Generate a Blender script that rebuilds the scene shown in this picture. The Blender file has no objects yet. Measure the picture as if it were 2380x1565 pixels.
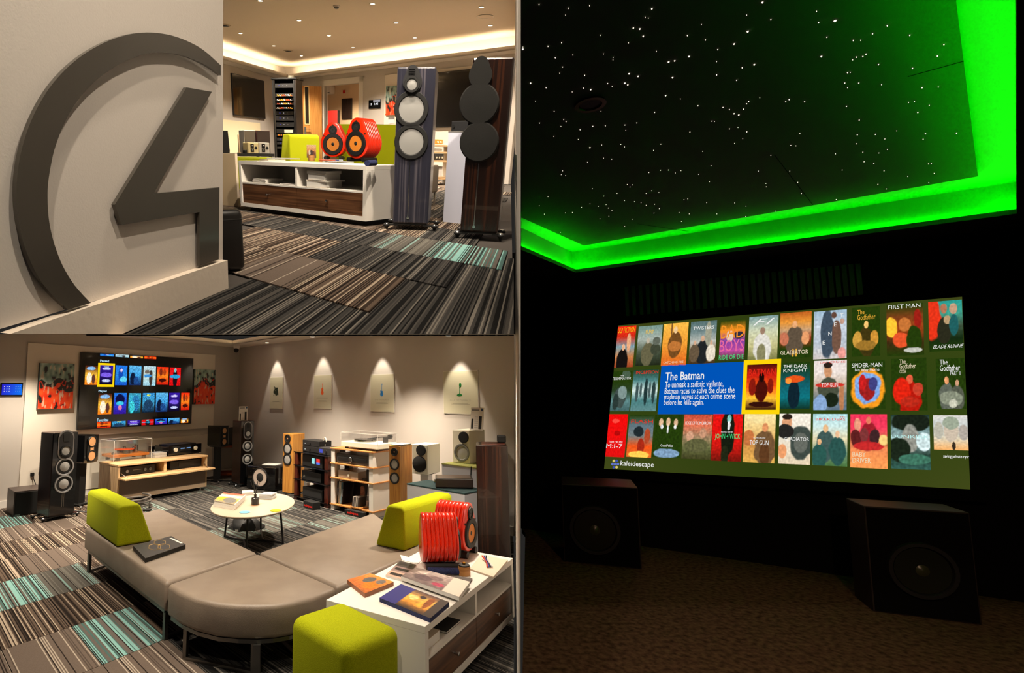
import bpy, bmesh, math, random
from mathutils import Vector as V, Matrix as X, noise as mnoise
R_=random.Random(7)
# ---------------------------------------------------------------- camera, world, exposure
F_,CX,CY,W_,H_=1250.0,850.0,782.0,2380.0,1565.0
EYE=1.6                                   # eye height over the lounge and cinema floor
sc=bpy.context.scene
col=sc.collection
PITCH=math.atan((910-CY)/F_)
cd=bpy.data.cameras.new('camera'); cam=bpy.data.objects.new('camera',cd); col.objects.link(cam)
cam.location=(0,0,EYE); cam.rotation_euler=(math.pi/2+PITCH,0,0)
cd.sensor_width=36; cd.lens=F_/W_*36; cd.shift_x=(W_/2-CX)/W_; cd.shift_y=(CY-H_/2)/W_; cd.clip_start=.05
sc.camera=cam
wd=bpy.data.worlds.new('world'); sc.world=wd; wd.use_nodes=True
wd.node_tree.nodes['Background'].inputs[0].default_value=(1,.93,.85,1)
wd.node_tree.nodes['Background'].inputs[1].default_value=.02
vs=sc.view_settings; vs.view_transform='Standard'; vs.look='None'; vs.exposure=0; vs.gamma=1; vs.use_curve_mapping=False
sc.cycles.use_denoising=True
sc.cycles.max_bounces=6; sc.cycles.diffuse_bounces=3; sc.cycles.glossy_bounces=3; sc.cycles.transparent_max_bounces=8
sc.cycles.sample_clamp_indirect=4; sc.cycles.caustics_reflective=False; sc.cycles.caustics_refractive=False
# ---------------------------------------------------------------- pixel -> direction, room frames
RC=X.Rotation(math.pi/2+PITCH,3,'X'); EYEP=V((0,0,EYE))
def ray(px,py): return RC@V(((px-CX)/F_,-(py-CY)/F_,-1))
def at(px,py,d): return EYEP+ray(px,py)*d
H1=.6
_up=ray(1264,358).cross(ray(-680,325)).normalized()
_fw=RC@V((0,0,-1)); _fy=(_fw-_up*_fw.dot(_up)).normalized(); _fx=_fy.cross(_up)
_o=EYEP-_up*H1
ROOM={1:X(((_fx.x,_fy.x,_up.x,_o.x),(_fx.y,_fy.y,_up.y,_o.y),(_fx.z,_fy.z,_up.z,_o.z),(0,0,0,1))),2:X.Identity(4),3:X.Identity(4)}
INV={k:m.inverted() for k,m in ROOM.items()}
EYER={k:m@EYEP for k,m in INV.items()}
def rr(r,px,py): return INV[r].to_3x3()@ray(px,py)
def fl(r,px,py,z=0.):                     # a pixel on the horizontal plane z of a room
    d=rr(r,px,py); e=EYER[r]; return e+d*((z-e.z)/d.z)
def basis(o,xd,up=V((0,0,1))):            # x along the front, y away from the viewer, z up
    x=V((xd.x,xd.y,0)).normalized(); y=up.cross(x)
    return X(((x.x,y.x,0,o.x),(x.y,y.y,0,o.y),(0,0,1,o.z),(0,0,0,1)))
def fr(r,a,b,z=0.):
    A,B=fl(r,*a,z),fl(r,*b,z); return basis((A+B)/2,B-A),(B-A).length
def fp(r,M,px,py,ly=0.):                  # a pixel on the plane local y = ly of a frame -> local x, z
    Mi=M.inverted(); e=Mi@EYER[r]; d=Mi.to_3x3()@rr(r,px,py); p=e+d*((ly-e.y)/d.y); return p.x,p.z
def sp(r,M,px,py,lx=0.):                  # ... on the plane local x = lx -> local y, z
    Mi=M.inverted(); e=Mi@EYER[r]; d=Mi.to_3x3()@rr(r,px,py); p=e+d*((lx-e.x)/d.x); return p.y,p.z
def T(x,y,z,rz=0.): return X.Translation((x,y,z))@X.Rotation(rz,4,'Z')
def pxy(r,P):
    c=cam_inv@(ROOM[r]@V(P)); return CX+F_*c.x/-c.z, CY-F_*c.y/-c.z
cam_inv=(X.Translation(EYEP)@RC.to_4x4()).inverted()
# ---------------------------------------------------------------- materials
def lin(c): return tuple((x/255/12.92 if x/255<=.04045 else ((x/255+.055)/1.055)**2.4) for x in c)
MATS={}
def mat(n,c,rough=.5,metal=0.,c2=None,scale=(8,8,8),amt=.5,bump=0.,bscale=200.,emit=None,es=1.,spec=.5,detail=3.,coat=0.,alpha=1.,trans=0.,lo=.4,hi=.6):
    if n in MATS: return MATS[n]
    m=bpy.data.materials.new(n); m.use_nodes=True; nt=m.node_tree; b=nt.nodes['Principled BSDF']
    b.inputs['Base Color'].default_value=(*lin(c),1); b.inputs['Roughness'].default_value=rough; b.inputs['Metallic'].default_value=metal
    b.inputs['Specular IOR Level'].default_value=spec; b.inputs['Coat Weight'].default_value=coat
    b.inputs['Alpha'].default_value=alpha; b.inputs['Transmission Weight'].default_value=trans
    tc=nt.nodes.new('ShaderNodeTexCoord')
    if c2:
        mp=nt.nodes.new('ShaderNodeMapping'); mp.inputs['Scale'].default_value=scale
        nz=nt.nodes.new('ShaderNodeTexNoise'); nz.inputs['Scale'].default_value=1; nz.inputs['Detail'].default_value=detail
        cr=nt.nodes.new('ShaderNodeValToRGB'); e=cr.color_ramp.elements
        e[0].position=lo; e[0].color=(*lin(c),1); e[1].position=hi; e[1].color=(*lin(c2),1)
        nt.links.new(tc.outputs['Object'],mp.inputs[0]); nt.links.new(mp.outputs[0],nz.inputs['Vector']); nt.links.new(nz.outputs[0],cr.inputs[0]); nt.links.new(cr.outputs[0],b.inputs['Base Color'])
    if bump:
        nz=nt.nodes.new('ShaderNodeTexNoise'); nz.inputs['Scale'].default_value=bscale; nt.links.new(tc.outputs['Object'],nz.inputs['Vector'])
        bp=nt.nodes.new('ShaderNodeBump'); bp.inputs['Strength'].default_value=bump; bp.inputs['Distance'].default_value=.004
        nt.links.new(nz.outputs[0],bp.inputs['Height']); nt.links.new(bp.outputs[0],b.inputs['Normal'])
    if emit:
        b.inputs['Emission Color'].default_value=(*lin(emit),1); b.inputs['Emission Strength'].default_value=es
    MATS[n]=m; return m
def glow(n,c,s=1.):                        # a self-lit face (screen, lamp, led)
    if n in MATS: return MATS[n]
    m=bpy.data.materials.new(n); m.use_nodes=True; nt=m.node_tree; nt.nodes.remove(nt.nodes['Principled BSDF'])
    e=nt.nodes.new('ShaderNodeEmission'); e.inputs[0].default_value=(*lin(c),1); e.inputs[1].default_value=s
    nt.links.new(e.outputs[0],nt.nodes['Material Output'].inputs[0]); MATS[n]=m; return m
def colattr(n,emission,s=1.,rough=.5):     # flat print: colours stored on the faces
    m=bpy.data.materials.new(n); m.use_nodes=True; nt=m.node_tree; b=nt.nodes['Principled BSDF']
    a=nt.nodes.new('ShaderNodeVertexColor'); a.layer_name='print'
    if emission:
        e=nt.nodes.new('ShaderNodeEmission'); e.inputs[1].default_value=s; nt.links.new(a.outputs[0],e.inputs[0]); nt.links.new(e.outputs[0],nt.nodes['Material Output'].inputs[0])
    else:
        nt.links.new(a.outputs[0],b.inputs['Base Color']); b.inputs['Roughness'].default_value=rough
    MATS[n]=m; return m
def glass(n,c,a,rough=.05):                # thin clear acrylic
    m=bpy.data.materials.new(n); m.use_nodes=True; nt=m.node_tree; nt.nodes.remove(nt.nodes['Principled BSDF'])
    t=nt.nodes.new('ShaderNodeBsdfTransparent'); g=nt.nodes.new('ShaderNodeBsdfGlossy'); g.inputs[1].default_value=rough; g.inputs[0].default_value=(*lin(c),1)
    x=nt.nodes.new('ShaderNodeMixShader'); x.inputs[0].default_value=a
    nt.links.new(t.outputs[0],x.inputs[1]); nt.links.new(g.outputs[0],x.inputs[2]); nt.links.new(x.outputs[0],nt.nodes['Material Output'].inputs[0]); MATS[n]=m; return m
def carpet(n,cols,freq=150.):               # striped carpet tile: cols = [(share, rgb)], stripes run along local y
    m=bpy.data.materials.new(n); m.use_nodes=True; nt=m.node_tree; b=nt.nodes['Principled BSDF']; b.inputs['Roughness'].default_value=.95; b.inputs['Specular IOR Level'].default_value=.1
    N=nt.nodes.new; L=nt.links.new
    tc=N('ShaderNodeTexCoord'); sx=N('ShaderNodeSeparateXYZ'); oi=N('ShaderNodeObjectInfo')
    mu=N('ShaderNodeMath'); mu.operation='MULTIPLY'; mu.inputs[1].default_value=freq
    ad=N('ShaderNodeMath'); ad.operation='MULTIPLY_ADD'; ad.inputs[1].default_value=517.
    flr=N('ShaderNodeMath'); flr.operation='FLOOR'; wn=N('ShaderNodeTexWhiteNoise'); wn.noise_dimensions='1D'
    L(tc.outputs['Object'],sx.inputs[0]); L(sx.outputs[0],mu.inputs[0]); L(oi.outputs['Random'],ad.inputs[0]); L(mu.outputs[0],ad.inputs[2]); L(ad.outputs[0],flr.inputs[0]); L(flr.outputs[0],wn.inputs['W'])
    cr=N('ShaderNodeValToRGB'); cr.color_ramp.interpolation='CONSTANT'; es=cr.color_ramp.elements
    p=0
    for i,(s,c) in enumerate(cols):
        e=es[i] if i<2 else es.new(min(p,.999)); e.position=min(p,.999); e.color=(*lin(c),1); p+=s
    L(wn.outputs[0],cr.inputs[0])
    nz=N('ShaderNodeTexNoise'); nz.inputs['Scale'].default_value=260; L(tc.outputs['Object'],nz.inputs['Vector'])
    mx=N('ShaderNodeMix'); mx.data_type='RGBA'; mx.blend_type='MULTIPLY'; mx.inputs[0].default_value=.55; L(cr.outputs[0],mx.inputs[6]); L(nz.outputs[0],mx.inputs[7])
    L(mx.outputs[2],b.inputs['Base Color']); bp=N('ShaderNodeBump'); bp.inputs['Strength'].default_value=.4; bp.inputs['Distance'].default_value=.004; L(nz.outputs[0],bp.inputs['Height']); L(bp.outputs[0],b.inputs['Normal'])
    MATS[n]=m; return m
# ---------------------------------------------------------------- geometry
class G:
    def __init__(s): s.v=[]; s.f=[]
    def add(s,vs,fs,M=None):
        n=len(s.v); s.v+=[(M@V(p) if M else V(p)) for p in vs]; s.f+=[tuple(n+i for i in f) for f in fs]; return s
    def box(s,x0,x1,y0,y1,z0,z1,M=None):
        return s.add([(x0,y0,z0),(x1,y0,z0),(x1,y1,z0),(x0,y1,z0),(x0,y0,z1),(x1,y0,z1),(x1,y1,z1),(x0,y1,z1)],[(3,2,1,0),(4,5,6,7),(0,1,5,4),(1,2,6,5),(2,3,7,6),(3,0,4,7)],M)
    def rbox(s,x0,x1,y0,y1,z0,z1,r=.01,seg=2,M=None):
        b=bmesh.new(); bmesh.ops.create_cube(b,size=1)
        for v in b.verts: v.co=V((x0+(v.co.x+.5)*(x1-x0),y0+(v.co.y+.5)*(y1-y0),z0+(v.co.z+.5)*(z1-z0)))
        r=min(r,.49*min(abs(x1-x0),abs(y1-y0),abs(z1-z0)))
        bmesh.ops.bevel(b,geom=list(b.edges),offset=r,segments=seg,profile=.5,affect='EDGES'); b.verts.index_update()
        s.add([v.co.copy() for v in b.verts],[tuple(v.index for v in f.verts) for f in b.faces],M); b.free(); return s
    def lathe(s,prof,n=24,M=None,close=False):   # prof [(r,h)] about local z
        vs=[];fs=[]
        for r,h in prof:
            for k in range(n): a=2*math.pi*k/n; vs.append((r*math.cos(a),r*math.sin(a),h))
        m=len(prof)
        for i in range(m-1 if not close else m):
            j=(i+1)%m
            for k in range(n): l=(k+1)%n; fs.append((i*n+k,i*n+l,j*n+l,j*n+k))
        if not close:
            if prof[0][0]>1e-6: fs.append(tuple(range(n-1,-1,-1)))
            if prof[-1][0]>1e-6: fs.append(tuple((m-1)*n+k for k in range(n)))
        return s.add(vs,fs,M)
    def cyl(s,r,z0,z1,n=20,M=None,r2=None): return s.lathe([(r,z0),(r if r2 is None else r2,z1)],n,M)
    def sph(s,r,M=None,n=12,sz=1.):
        return s.lathe([(max(r*math.sin(math.pi*i/8),1e-7),-r*sz*math.cos(math.pi*i/8)) for i in range(9)],n,M)
    def prism(s,pts,y0,y1,M=None):           # outline in local x,z pushed from y0 to y1
        n=len(pts); vs=[(x,y0,z) for x,z in pts]+[(x,y1,z) for x,z in pts]
        return s.add(vs,[tuple(range(n)),tuple(range(2*n-1,n-1,-1))]+[(i,n+i,n+(i+1)%n,(i+1)%n) for i in range(n)],M)
    def slab(s,pts,z0,z1,M=None):            # outline in x,y pushed from z0 to z1
        n=len(pts); vs=[(p[0],p[1],z0) for p in pts]+[(p[0],p[1],z1) for p in pts]
        return s.add(vs,[tuple(range(n-1,-1,-1)),tuple(range(n,2*n))]+[(i,(i+1)%n,n+(i+1)%n,n+i) for i in range(n)],M)
    def poly(s,pts,off):                     # planar 3-D outline pushed by a vector
        n=len(pts); pts=[V(p) for p in pts]
        return s.add(pts+[p+off for p in pts],[tuple(range(n)),tuple(range(2*n-1,n-1,-1))]+[(i,n+i,n+(i+1)%n,(i+1)%n) for i in range(n)])
    def tube(s,pts,r,n=8):
        pts=[V(p) for p in pts]; vs=[];fs=[]; m=len(pts); pr=None
        for i,p in enumerate(pts):
            t=(pts[min(i+1,m-1)]-pts[max(i-1,0)]).normalized()
            a=t.orthogonal().normalized() if pr is None else (pr-t*pr.dot(t)).normalized(); pr=a; c=t.cross(a)
            for k in range(n): q=2*math.pi*k/n; vs.append(p+(a*math.cos(q)+c*math.sin(q))*r)
        for i in range(m-1):
            for k in range(n): l=(k+1)%n; fs.append((i*n+k,i*n+l,(i+1)*n+l,(i+1)*n+k))
        fs+=[tuple(range(n-1,-1,-1)),tuple((m-1)*n+k for k in range(n))]
        return s.add(vs,fs)
FACE=X.Rotation(math.pi/2,4,'X')            # lathe axis -> towards the viewer (local -y)
def raw(name,g,m,smooth=False):
    me=bpy.data.meshes.new(name); me.from_pydata([tuple(p) for p in g.v],[],g.f); me.update()
    b=bmesh.new(); b.from_mesh(me); bmesh.ops.recalc_face_normals(b,faces=b.faces); b.to_mesh(me); b.free()
    if m: me.materials.append(m)
    if smooth:
        for p in me.polygons: p.use_smooth=True
        me.set_sharp_from_angle(angle=math.radians(38))
    o=bpy.data.objects.new(name,me); col.objects.link(o); return o
def tag(o,label=None,cat=None,group=None,kind=None):
    if label: o['label']=label
    if cat: o['category']=cat
    if group: o['group']=group
    if kind: o['kind']=kind
    return o
def part(p,name,g,m,smooth=False,label=None,kind=None,L=None):
    o=raw(name,g,m,smooth); o.parent=p
    if L: o.matrix_local=L
    return tag(o,label,kind=kind)
def thing(name,r,M,label,cat,group=None):
    o=bpy.data.objects.new(name,None); o.empty_display_size=.1; col.objects.link(o); o.matrix_world=ROOM[r]@M; return tag(o,label,cat,group)
def one(name,r,M,g,m,label,cat,group=None,smooth=False):
    o=raw(name,g,m,smooth); o.matrix_world=ROOM[r]@M; return tag(o,label,cat,group)
def struct(name,g,m,r=2,M=None,smooth=False):
    o=raw(name,g,m,smooth); o.matrix_world=ROOM[r]@(M or X.Identity(4)); return tag(o,kind='structure')
def copytree(o,M,parent=None,label=None):
    c=o.copy(); col.objects.link(c); c.parent=parent
    if parent is None: c.matrix_world=M
    if label: c['label']=label
    for ch in [x for x in bpy.data.objects if x.parent==o]: copytree(ch,None,c)
    return c
def text(p,name,s,m,x0,x1,z0,z1,y,fit=True,bold=0.,L=None,depth=.0005,align=0):   # flat lettering filling a box of local x,z facing -y
    cu=bpy.data.curves.new('t','FONT'); cu.body=s; cu.size=1; cu.extrude=0; cu.offset=bold; cu.resolution_u=2
    if '\n' in s: cu.space_line=1.
    o=bpy.data.objects.new('t',cu); me=bpy.data.meshes.new_from_object(o); bpy.data.objects.remove(o); bpy.data.curves.remove(cu)
    if not me.vertices: return None
    xs=[v.co.x for v in me.vertices]; ys=[v.co.y for v in me.vertices]; a,b,c,d=min(xs),max(xs),min(ys),max(ys)
    sx=(x1-x0)/max(b-a,1e-6); sz=(z1-z0)/max(d-c,1e-6)
    if not fit: sx=min(sx,sz*1.15); 
    ox=x0 if align==0 else (x0+x1)/2-(b-a)*sx/2
    for v in me.vertices: v.co=V((ox+(v.co.x-a)*sx,y,z0+(v.co.y-c)*sz))
    me.materials.clear(); me.materials.append(m); me.name=name
    o=bpy.data.objects.new(name,me); col.objects.link(o); o.parent=p
    if L: o.matrix_local=L
    return o
def picture(p,name,fn,nx,ny,m,corner):       # grid of printed colour; corner(u,v)->local point; fn(u,v)->rgb 0..255
    nx*=2; ny*=2; me=bpy.data.meshes.new(name); vs=[];fs=[];cs=[]
    for j in range(ny+1):
        for i in range(nx+1): vs.append(tuple(corner(i/nx,j/ny))); cs+=(*lin(fn(i/nx,j/ny)),1)
    for j in range(ny):
        for i in range(nx): a=j*(nx+1)+i; fs.append((a,a+1,a+nx+2,a+nx+1))
    me.from_pydata(vs,[],fs); at_=me.color_attributes.new('print','FLOAT_COLOR','POINT'); at_.data.foreach_set('color',cs)
    me.materials.append(m); o=bpy.data.objects.new(name,me); col.objects.link(o); o.parent=p; return o
def mix(a,b,t): t=max(0,min(1,t)); return tuple(a[i]+(b[i]-a[i])*t for i in range(3))
def scene_print(seed,bands,blobs,grain=.16): # generic printed picture: vertical colour bands plus soft shapes (cx,cy,rx,ry,rgb)
    def fn(u,v):
        n=len(bands)-1; t=v*n; i=min(int(t),n-1); c=mix(bands[i],bands[i+1],t-i)
        w=mnoise.noise(V((u*5+seed*7.3,v*6,seed*1.7)))
        for cx,cy,rx,ry,rgb in blobs:
            d=((u-cx)/rx)**2+((v-cy)/ry)**2
            if d<1.15+.3*w: c=mix(c,rgb,min(1,(1.15+.3*w-d)*5))
        g=1+grain*2*mnoise.noise(V((u*14+seed*3.1,v*20,seed)))
        return tuple(max(0,min(255,x*g)) for x in c)
    return fn
def rect(x0,x1,z0,z1,y): return lambda u,v: (x0+(x1-x0)*u,y,z0+(z1-z0)*v)
def spot(r,P,D,e,size=70,blend=.6,rad=.03,c=(1,.86,.68),name='lamp'):
    l=bpy.data.lights.new(name,'SPOT'); l.energy=e; l.spot_size=math.radians(size); l.spot_blend=blend; l.shadow_soft_size=rad; l.color=c
    o=bpy.data.objects.new(name,l); col.objects.link(o); P=ROOM[r]@V(P); d=ROOM[r].to_3x3()@V(D); o.location=P; o.rotation_mode='QUATERNION'; o.rotation_quaternion=d.to_track_quat('-Z','Y'); return o
# ================================================================ materials
white=mat('white_paint',(232,226,218),.55,bump=.05,bscale=300)
wallg=mat('warm_grey_wall_paint',(196,188,180),.7,bump=.08,bscale=260)
wallw=mat('logo_wall_paint',(226,217,208),.6,bump=.12,bscale=160)
ceilm=mat('ceiling_paint',(222,205,184),.8)
black=mat('black_matte',(12,12,12),.6); blackg=mat('black_gloss',(8,8,9),.12,coat=.4); dark=mat('charcoal_plastic',(34,34,36),.45)
grey=mat('mid_grey',(120,118,116),.5); lgrey=mat('pale_grey_laminate',(186,186,192),.4)
chrome=mat('chrome',(205,205,205),.18,1.); steel=mat('brushed_steel',(120,118,114),.35,1.); silver=mat('silver_cone',(176,175,173),.36,.35)
bronze=mat('grey_bronze_enamel',(82,77,70),.26,.35,coat=.35)
lime=mat('lime_wool_felt',(150,158,4),.92,c2=(168,174,18),scale=(260,260,260),bump=.5,bscale=420,spec=.15)
taupe=mat('taupe_leather',(126,112,99),.42,c2=(134,120,106),scale=(5,5,5),bump=.25,bscale=320)
oak=mat('oak_veneer',(196,138,62),.5,c2=(168,110,44),scale=(70,70,3.2),bump=.05,bscale=90)
oakp=mat('pale_oak',(206,172,126),.5,c2=(184,148,104),scale=(3,60,60))
oakv=mat('pale_oak_upright',(196,166,126),.5,c2=(160,130,94),scale=(60,60,3))
walnut=mat('walnut_front',(74,46,28),.35,c2=(110,74,48),scale=(1.6,30,46))
mahog=mat('mahogany',(84,30,16),.35,c2=(52,18,10),scale=(50,50,4))
ebony=mat('ebony_veneer',(26,12,8),.25,c2=(52,26,14),scale=(46,46,.6),detail=2.,coat=.35,lo=.5,hi=.62)
slatev=mat('slate_blue_veneer',(40,40,52),.3,c2=(82,78,86),scale=(52,52,.6),detail=2.,coat=.25,lo=.5,hi=.66)
red=mat('red_lacquer',(242,44,8),.28,coat=.5); orange=mat('orange_kevlar_cone',(214,128,40),.5); cream=mat('cream_lacquer',(232,226,206),.4)
copper=mat('copper_cone',(226,168,116),.35,.3); rubber=mat('rubber',(16,16,16),.7); amberw=mat('amber_wood',(198,120,46),.45,c2=(176,100,34),scale=(4,50,50))
bambo=mat('turned_wood',(186,130,70),.5,c2=(160,106,52),scale=(8,8,60)); paper=mat('paper_white',(232,228,222),.7); paperc=mat('paper_cream',(224,206,184),.7)
navy=mat('navy_cloth',(34,44,96),.8,c2=(20,26,60),scale=(160,160,160)); acryl=glass('clear_acrylic',(255,255,255),.09)
taupep=mat('taupe_panel',(122,106,90),.5); led=glow('warm_led',(255,226,180),80.); lampg=glow('warm_lamp_lens',(255,232,196),14.)
printm=colattr('printed_picture',False,rough=.45); screenm=colattr('lit_picture',True,1.15)
tealc=mat('teal_carpet_cover',(34,64,66),.95,c2=(22,44,46),scale=(120,4,1)); greenc=mat('green_carpet_cover',(150,146,78),.95,c2=(120,124,60),scale=(4,120,1))
CT={'brown':carpet('carpet_brown_stripe',[(.2,(34,26,22)),(.42,(104,88,76)),(.16,(64,52,44)),(.22,(190,172,152))]),
 'plain':carpet('carpet_taupe_stripe',[(.07,(48,40,36)),(.76,(116,102,92)),(.08,(90,78,70)),(.09,(190,176,160))]),
 'teal':carpet('carpet_teal_stripe',[(.14,(40,36,34)),(.26,(112,104,98)),(.2,(84,116,112)),(.4,(146,196,190))]),
 'dark':carpet('carpet_dark_stripe',[(.3,(26,25,25)),(.4,(64,62,60)),(.18,(84,80,76)),(.12,(128,122,114))]),
 'mist':carpet('carpet_mist_stripe',[(.14,(40,36,34)),(.5,(98,94,88)),(.2,(120,116,108)),(.16,(138,172,166))])}
def tiles(r,floor,o,a,b,na,nb,pick,keep,half=True,th=.006):
    # carpet tiles laid in rows: a across the stripes, b along them
    xb=b.normalized(); xa=V((xb.y,-xb.x,0)); cache={}
    for j in range(*nb):
        for i in range(*na):
            c=o+a*(i+(.5 if (half and j%2) else 0))+b*j; mid=c+(a+b)/2
            if not keep(mid): continue
            k=pick(i,j,mid)
            if k not in cache:
                g=G(); q=.0025; aa=a*(1-.012); bb=b*(1-.008)
                pts=[V((0,0,0)),aa,aa+bb,bb]; loc=[(p.dot(xa),p.dot(xb)) for p in pts]
                g.slab(loc if (loc[1][0]>0) else loc[::-1],0,th); cache[k]=raw('carpet_tile',g,CT[k]); t=cache[k]
            else: t=cache[k].copy(); col.objects.link(t)
            t.parent=floor; t.matrix_local=X(((xa.x,xb.x,0,c.x),(xa.y,xb.y,0,c.y),(0,0,1,0),(0,0,0,1)))
def wallframe(A,B): return basis(A,B-A),(B-A).length
# ================================================================ added divider: stands in for the white border, keeps the rooms' light apart
def quadbox(P): # 8 points: front 4, back 4
    g=G(); g.add(P,[(0,1,2,3),(7,6,5,4),(0,4,5,1),(1,5,6,2),(2,6,7,3),(3,7,4,0)]); return g
struct('border_divider',quadbox([at(1209,-500,1.5),at(1210,-500,1.5),at(1210,2100,1.5),at(1209,2100,1.5),at(1196,-500,15.5),at(1209.6,-500,15.5),at(1209.6,2100,15.5),at(1196,2100,15.5)]),white)
# ================================================================ ROOM 1: reception with the metal emblem
ZL,ZC=2.42,2.72                                   # lip of the cove, raised ceiling
A_,B_=fl(1,284,777),fl(1,531,670); LW=basis(B_,B_-A_)   # emblem wall runs along local x, local y points into the wall
dA=(B_-A_).normalized()
LC,L0,L1=fl(1,668.7,180.2,ZL),fl(1,520,138.8,ZL),fl(1,1195,115.8,ZL)
dL=(L0-LC).normalized(); dR=(L1-LC).normalized(); nL=V((-dL.y,dL.x,0)); nR=V((dR.y,-dR.x,0))
if nL.dot(LC)<0: nL=-nL
if nL.dot(dR)>0: nL=-nL
if nR.dot(dL)>0: nR=-nR
def z0(p): return V((p.x,p.y,0))
LCf=z0(LC); wallgap=.34
def isect(p,d,q,e):
    t=((q.x-p.x)*e.y-(q.y-p.y)*e.x)/(d.x*e.y-d.y*e.x); return p+d*t
CW=isect(LCf+nL*wallgap,dL,LCf+nR*wallgap,dR)     # corner of the two far walls
BR=isect(CW,dR,EYER[1]*0+z0(EYER[1]),V((rr(1,1194,300).x,rr(1,1194,300).y,0)))   # back wall runs to the partition
TLn=CW+dL*9.
# floor with carpet tiles, cut off along the edge of the upper storey
fpix=[(284,777),(1194,777),(1194,420),(640,420),(430,480)]
fv=[fl(1,*p) for p in fpix]
g=G(); bk=[z0(BR),z0(CW),CW+dL*5.5]
front=[fl(1,200,777),fl(1,1195,777)]
bp=[BR+nR*.1,CW+nR*.1+nL*.1,CW+dL*6+nL*.1]
tp=[V((p.x,p.y,-.006)) for p in [front[0],front[1]]+bp]; lo_=[fl(1,200,775.5,-.05),fl(1,1195,775.5,-.05)]+[V((p.x,p.y,-.05)) for p in bp]
g.add(tp+lo_,[(0,1,2,3,4),(9,8,7,6,5)]+[(i,5+i,5+(i+1)%5,(i+1)%5) for i in range(5)])
floor1=struct('floor',g,mat('floor_underlay',(60,54,50),.9),1)
ta=dR*.5; tb=-dA*.62
def keep1(m):
    q=pxy(1,m)
    if not(q[0]<1215 and q[1]<772 and m.y>0 and q[1]>395): return False
    return all(pxy(1,m+ta*sa*.5+tb*sb*.5)[1]<776.8 and pxy(1,m+ta*sa*.5+tb*sb*.5)[0]<1196 for sa in(-1,1) for sb in(-1,1)) and (CW-m).dot(nL)>.3 and (CW-m).dot(nR)>.3 and (q[0]>515 or LW.inverted()@m@V((0,1,0))<0 if False else (q[0]>520 or (LW.inverted()@m).y<-.05))
def pick1(i,j,m):
    q=pxy(1,m)
    if 1040<q[0]<1200 and 575<q[1]<632: return 'teal'
    if 860<q[0]<1040 and 548<q[1]<615: return 'mist'
    return R_.Random if False else R_.choice(['brown','brown','plain','dark','brown','dark'])
tiles(1,floor1,fl(1,760,700),ta,tb,(-16,18),(-26,8),pick1,keep1)
# strip of carpet up to the cut edge (tile pieces trimmed along the edge)
ebase=[fl(1,x,776) for x in (284,1194)]
g=G(); g.slab([(p.x,p.y) for p in (fl(1,290,776.5),fl(1,1194,776.5),fl(1,1194,600),fl(1,690,600))],-.006,-.001)
e=part(floor1,'carpet_edge_strip',g,CT['dark'])
xb=tb.normalized(); xa=V((xb.y,-xb.x,0)); 
Mx=X(((xa.x,xb.x,0,0),(xa.y,xb.y,0,0),(0,0,1,0),(0,0,0,1))); e.data.transform(Mx.inverted()); e.matrix_local=Mx
# far walls, raised ceiling, cove with led strip
Wl,wl=wallframe(CW+dL*6.,CW); Wb,wb=wallframe(CW,z0(BR))
struct('wall_left',G().box(0,wl+.1,0,.1,0,ZC,None),wallg,1,Wl)
DO0,DO1=fp(1,Wb,754,300)[0],fp(1,Wb,834,300)[0]; DZ=fp(1,Wb,838,192)[1]      # doorway
g=G(); g.box(0,DO0,0,.1,0,ZC); g.box(DO1,wb,0,.1,0,ZC); g.box(DO0,DO1,0,.1,DZ,ZC); struct('wall_back',g,wallg,1,Wb)
g=G(); t=fp(1,Wb,843,300)[0]-DO1
g.box(DO0-t,DO0,-.02,.12,0,DZ+t); g.box(DO1,DO1+t,-.02,.12,0,DZ+t); g.box(DO0-t,DO1+t,-.02,.12,DZ,DZ+t); struct('trim_1',g,white,1,Wb)
cz=fl(1,1194,-160,ZC); cz0=fl(1,300,-260,ZC)
cpts=[CW+nL*.1+nR*.1,z0(BR)+nR*.1,z0(cz),z0(cz0),CW+dL*6.5+nL*.1]
ceil1=struct('ceiling',G().slab([(p.x,p.y) for p in cpts],ZC,ZC+.06),ceilm,1)
def soffit(name,P,d,n,l):
    M=basis(P,d); s=1 if (M.to_3x3()@V((0,1,0))).dot(n)>0 else -1
    g=G(); o=-.0
    y=lambda a,b:(min(a*s,b*s),max(a*s,b*s))
    a=y(0,wallgap+.05); g.box(0,l,*a,ZL,ZL+.03); a=y(0,.03); g.box(0,l,*a,ZL,ZL+.075); ob=struct(name,g,white,1,M)
    a=y(.05,.07); g=G(); g.box(.05,l-.05,*a,ZL+.035,ZL+.06); part(ob,'led_strip',g,led,label='warm white led strip')
lenL=(L0-LC).length+1.3
soffit('trim_2',LCf,dL,nL,lenL); soffit('trim_3',LCf,dR,nR,isect(LCf,dR,z0(EYER[1]),V((rr(1,1194,300).x,rr(1,1194,300).y,0))).__sub__(LCf).length)
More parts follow.
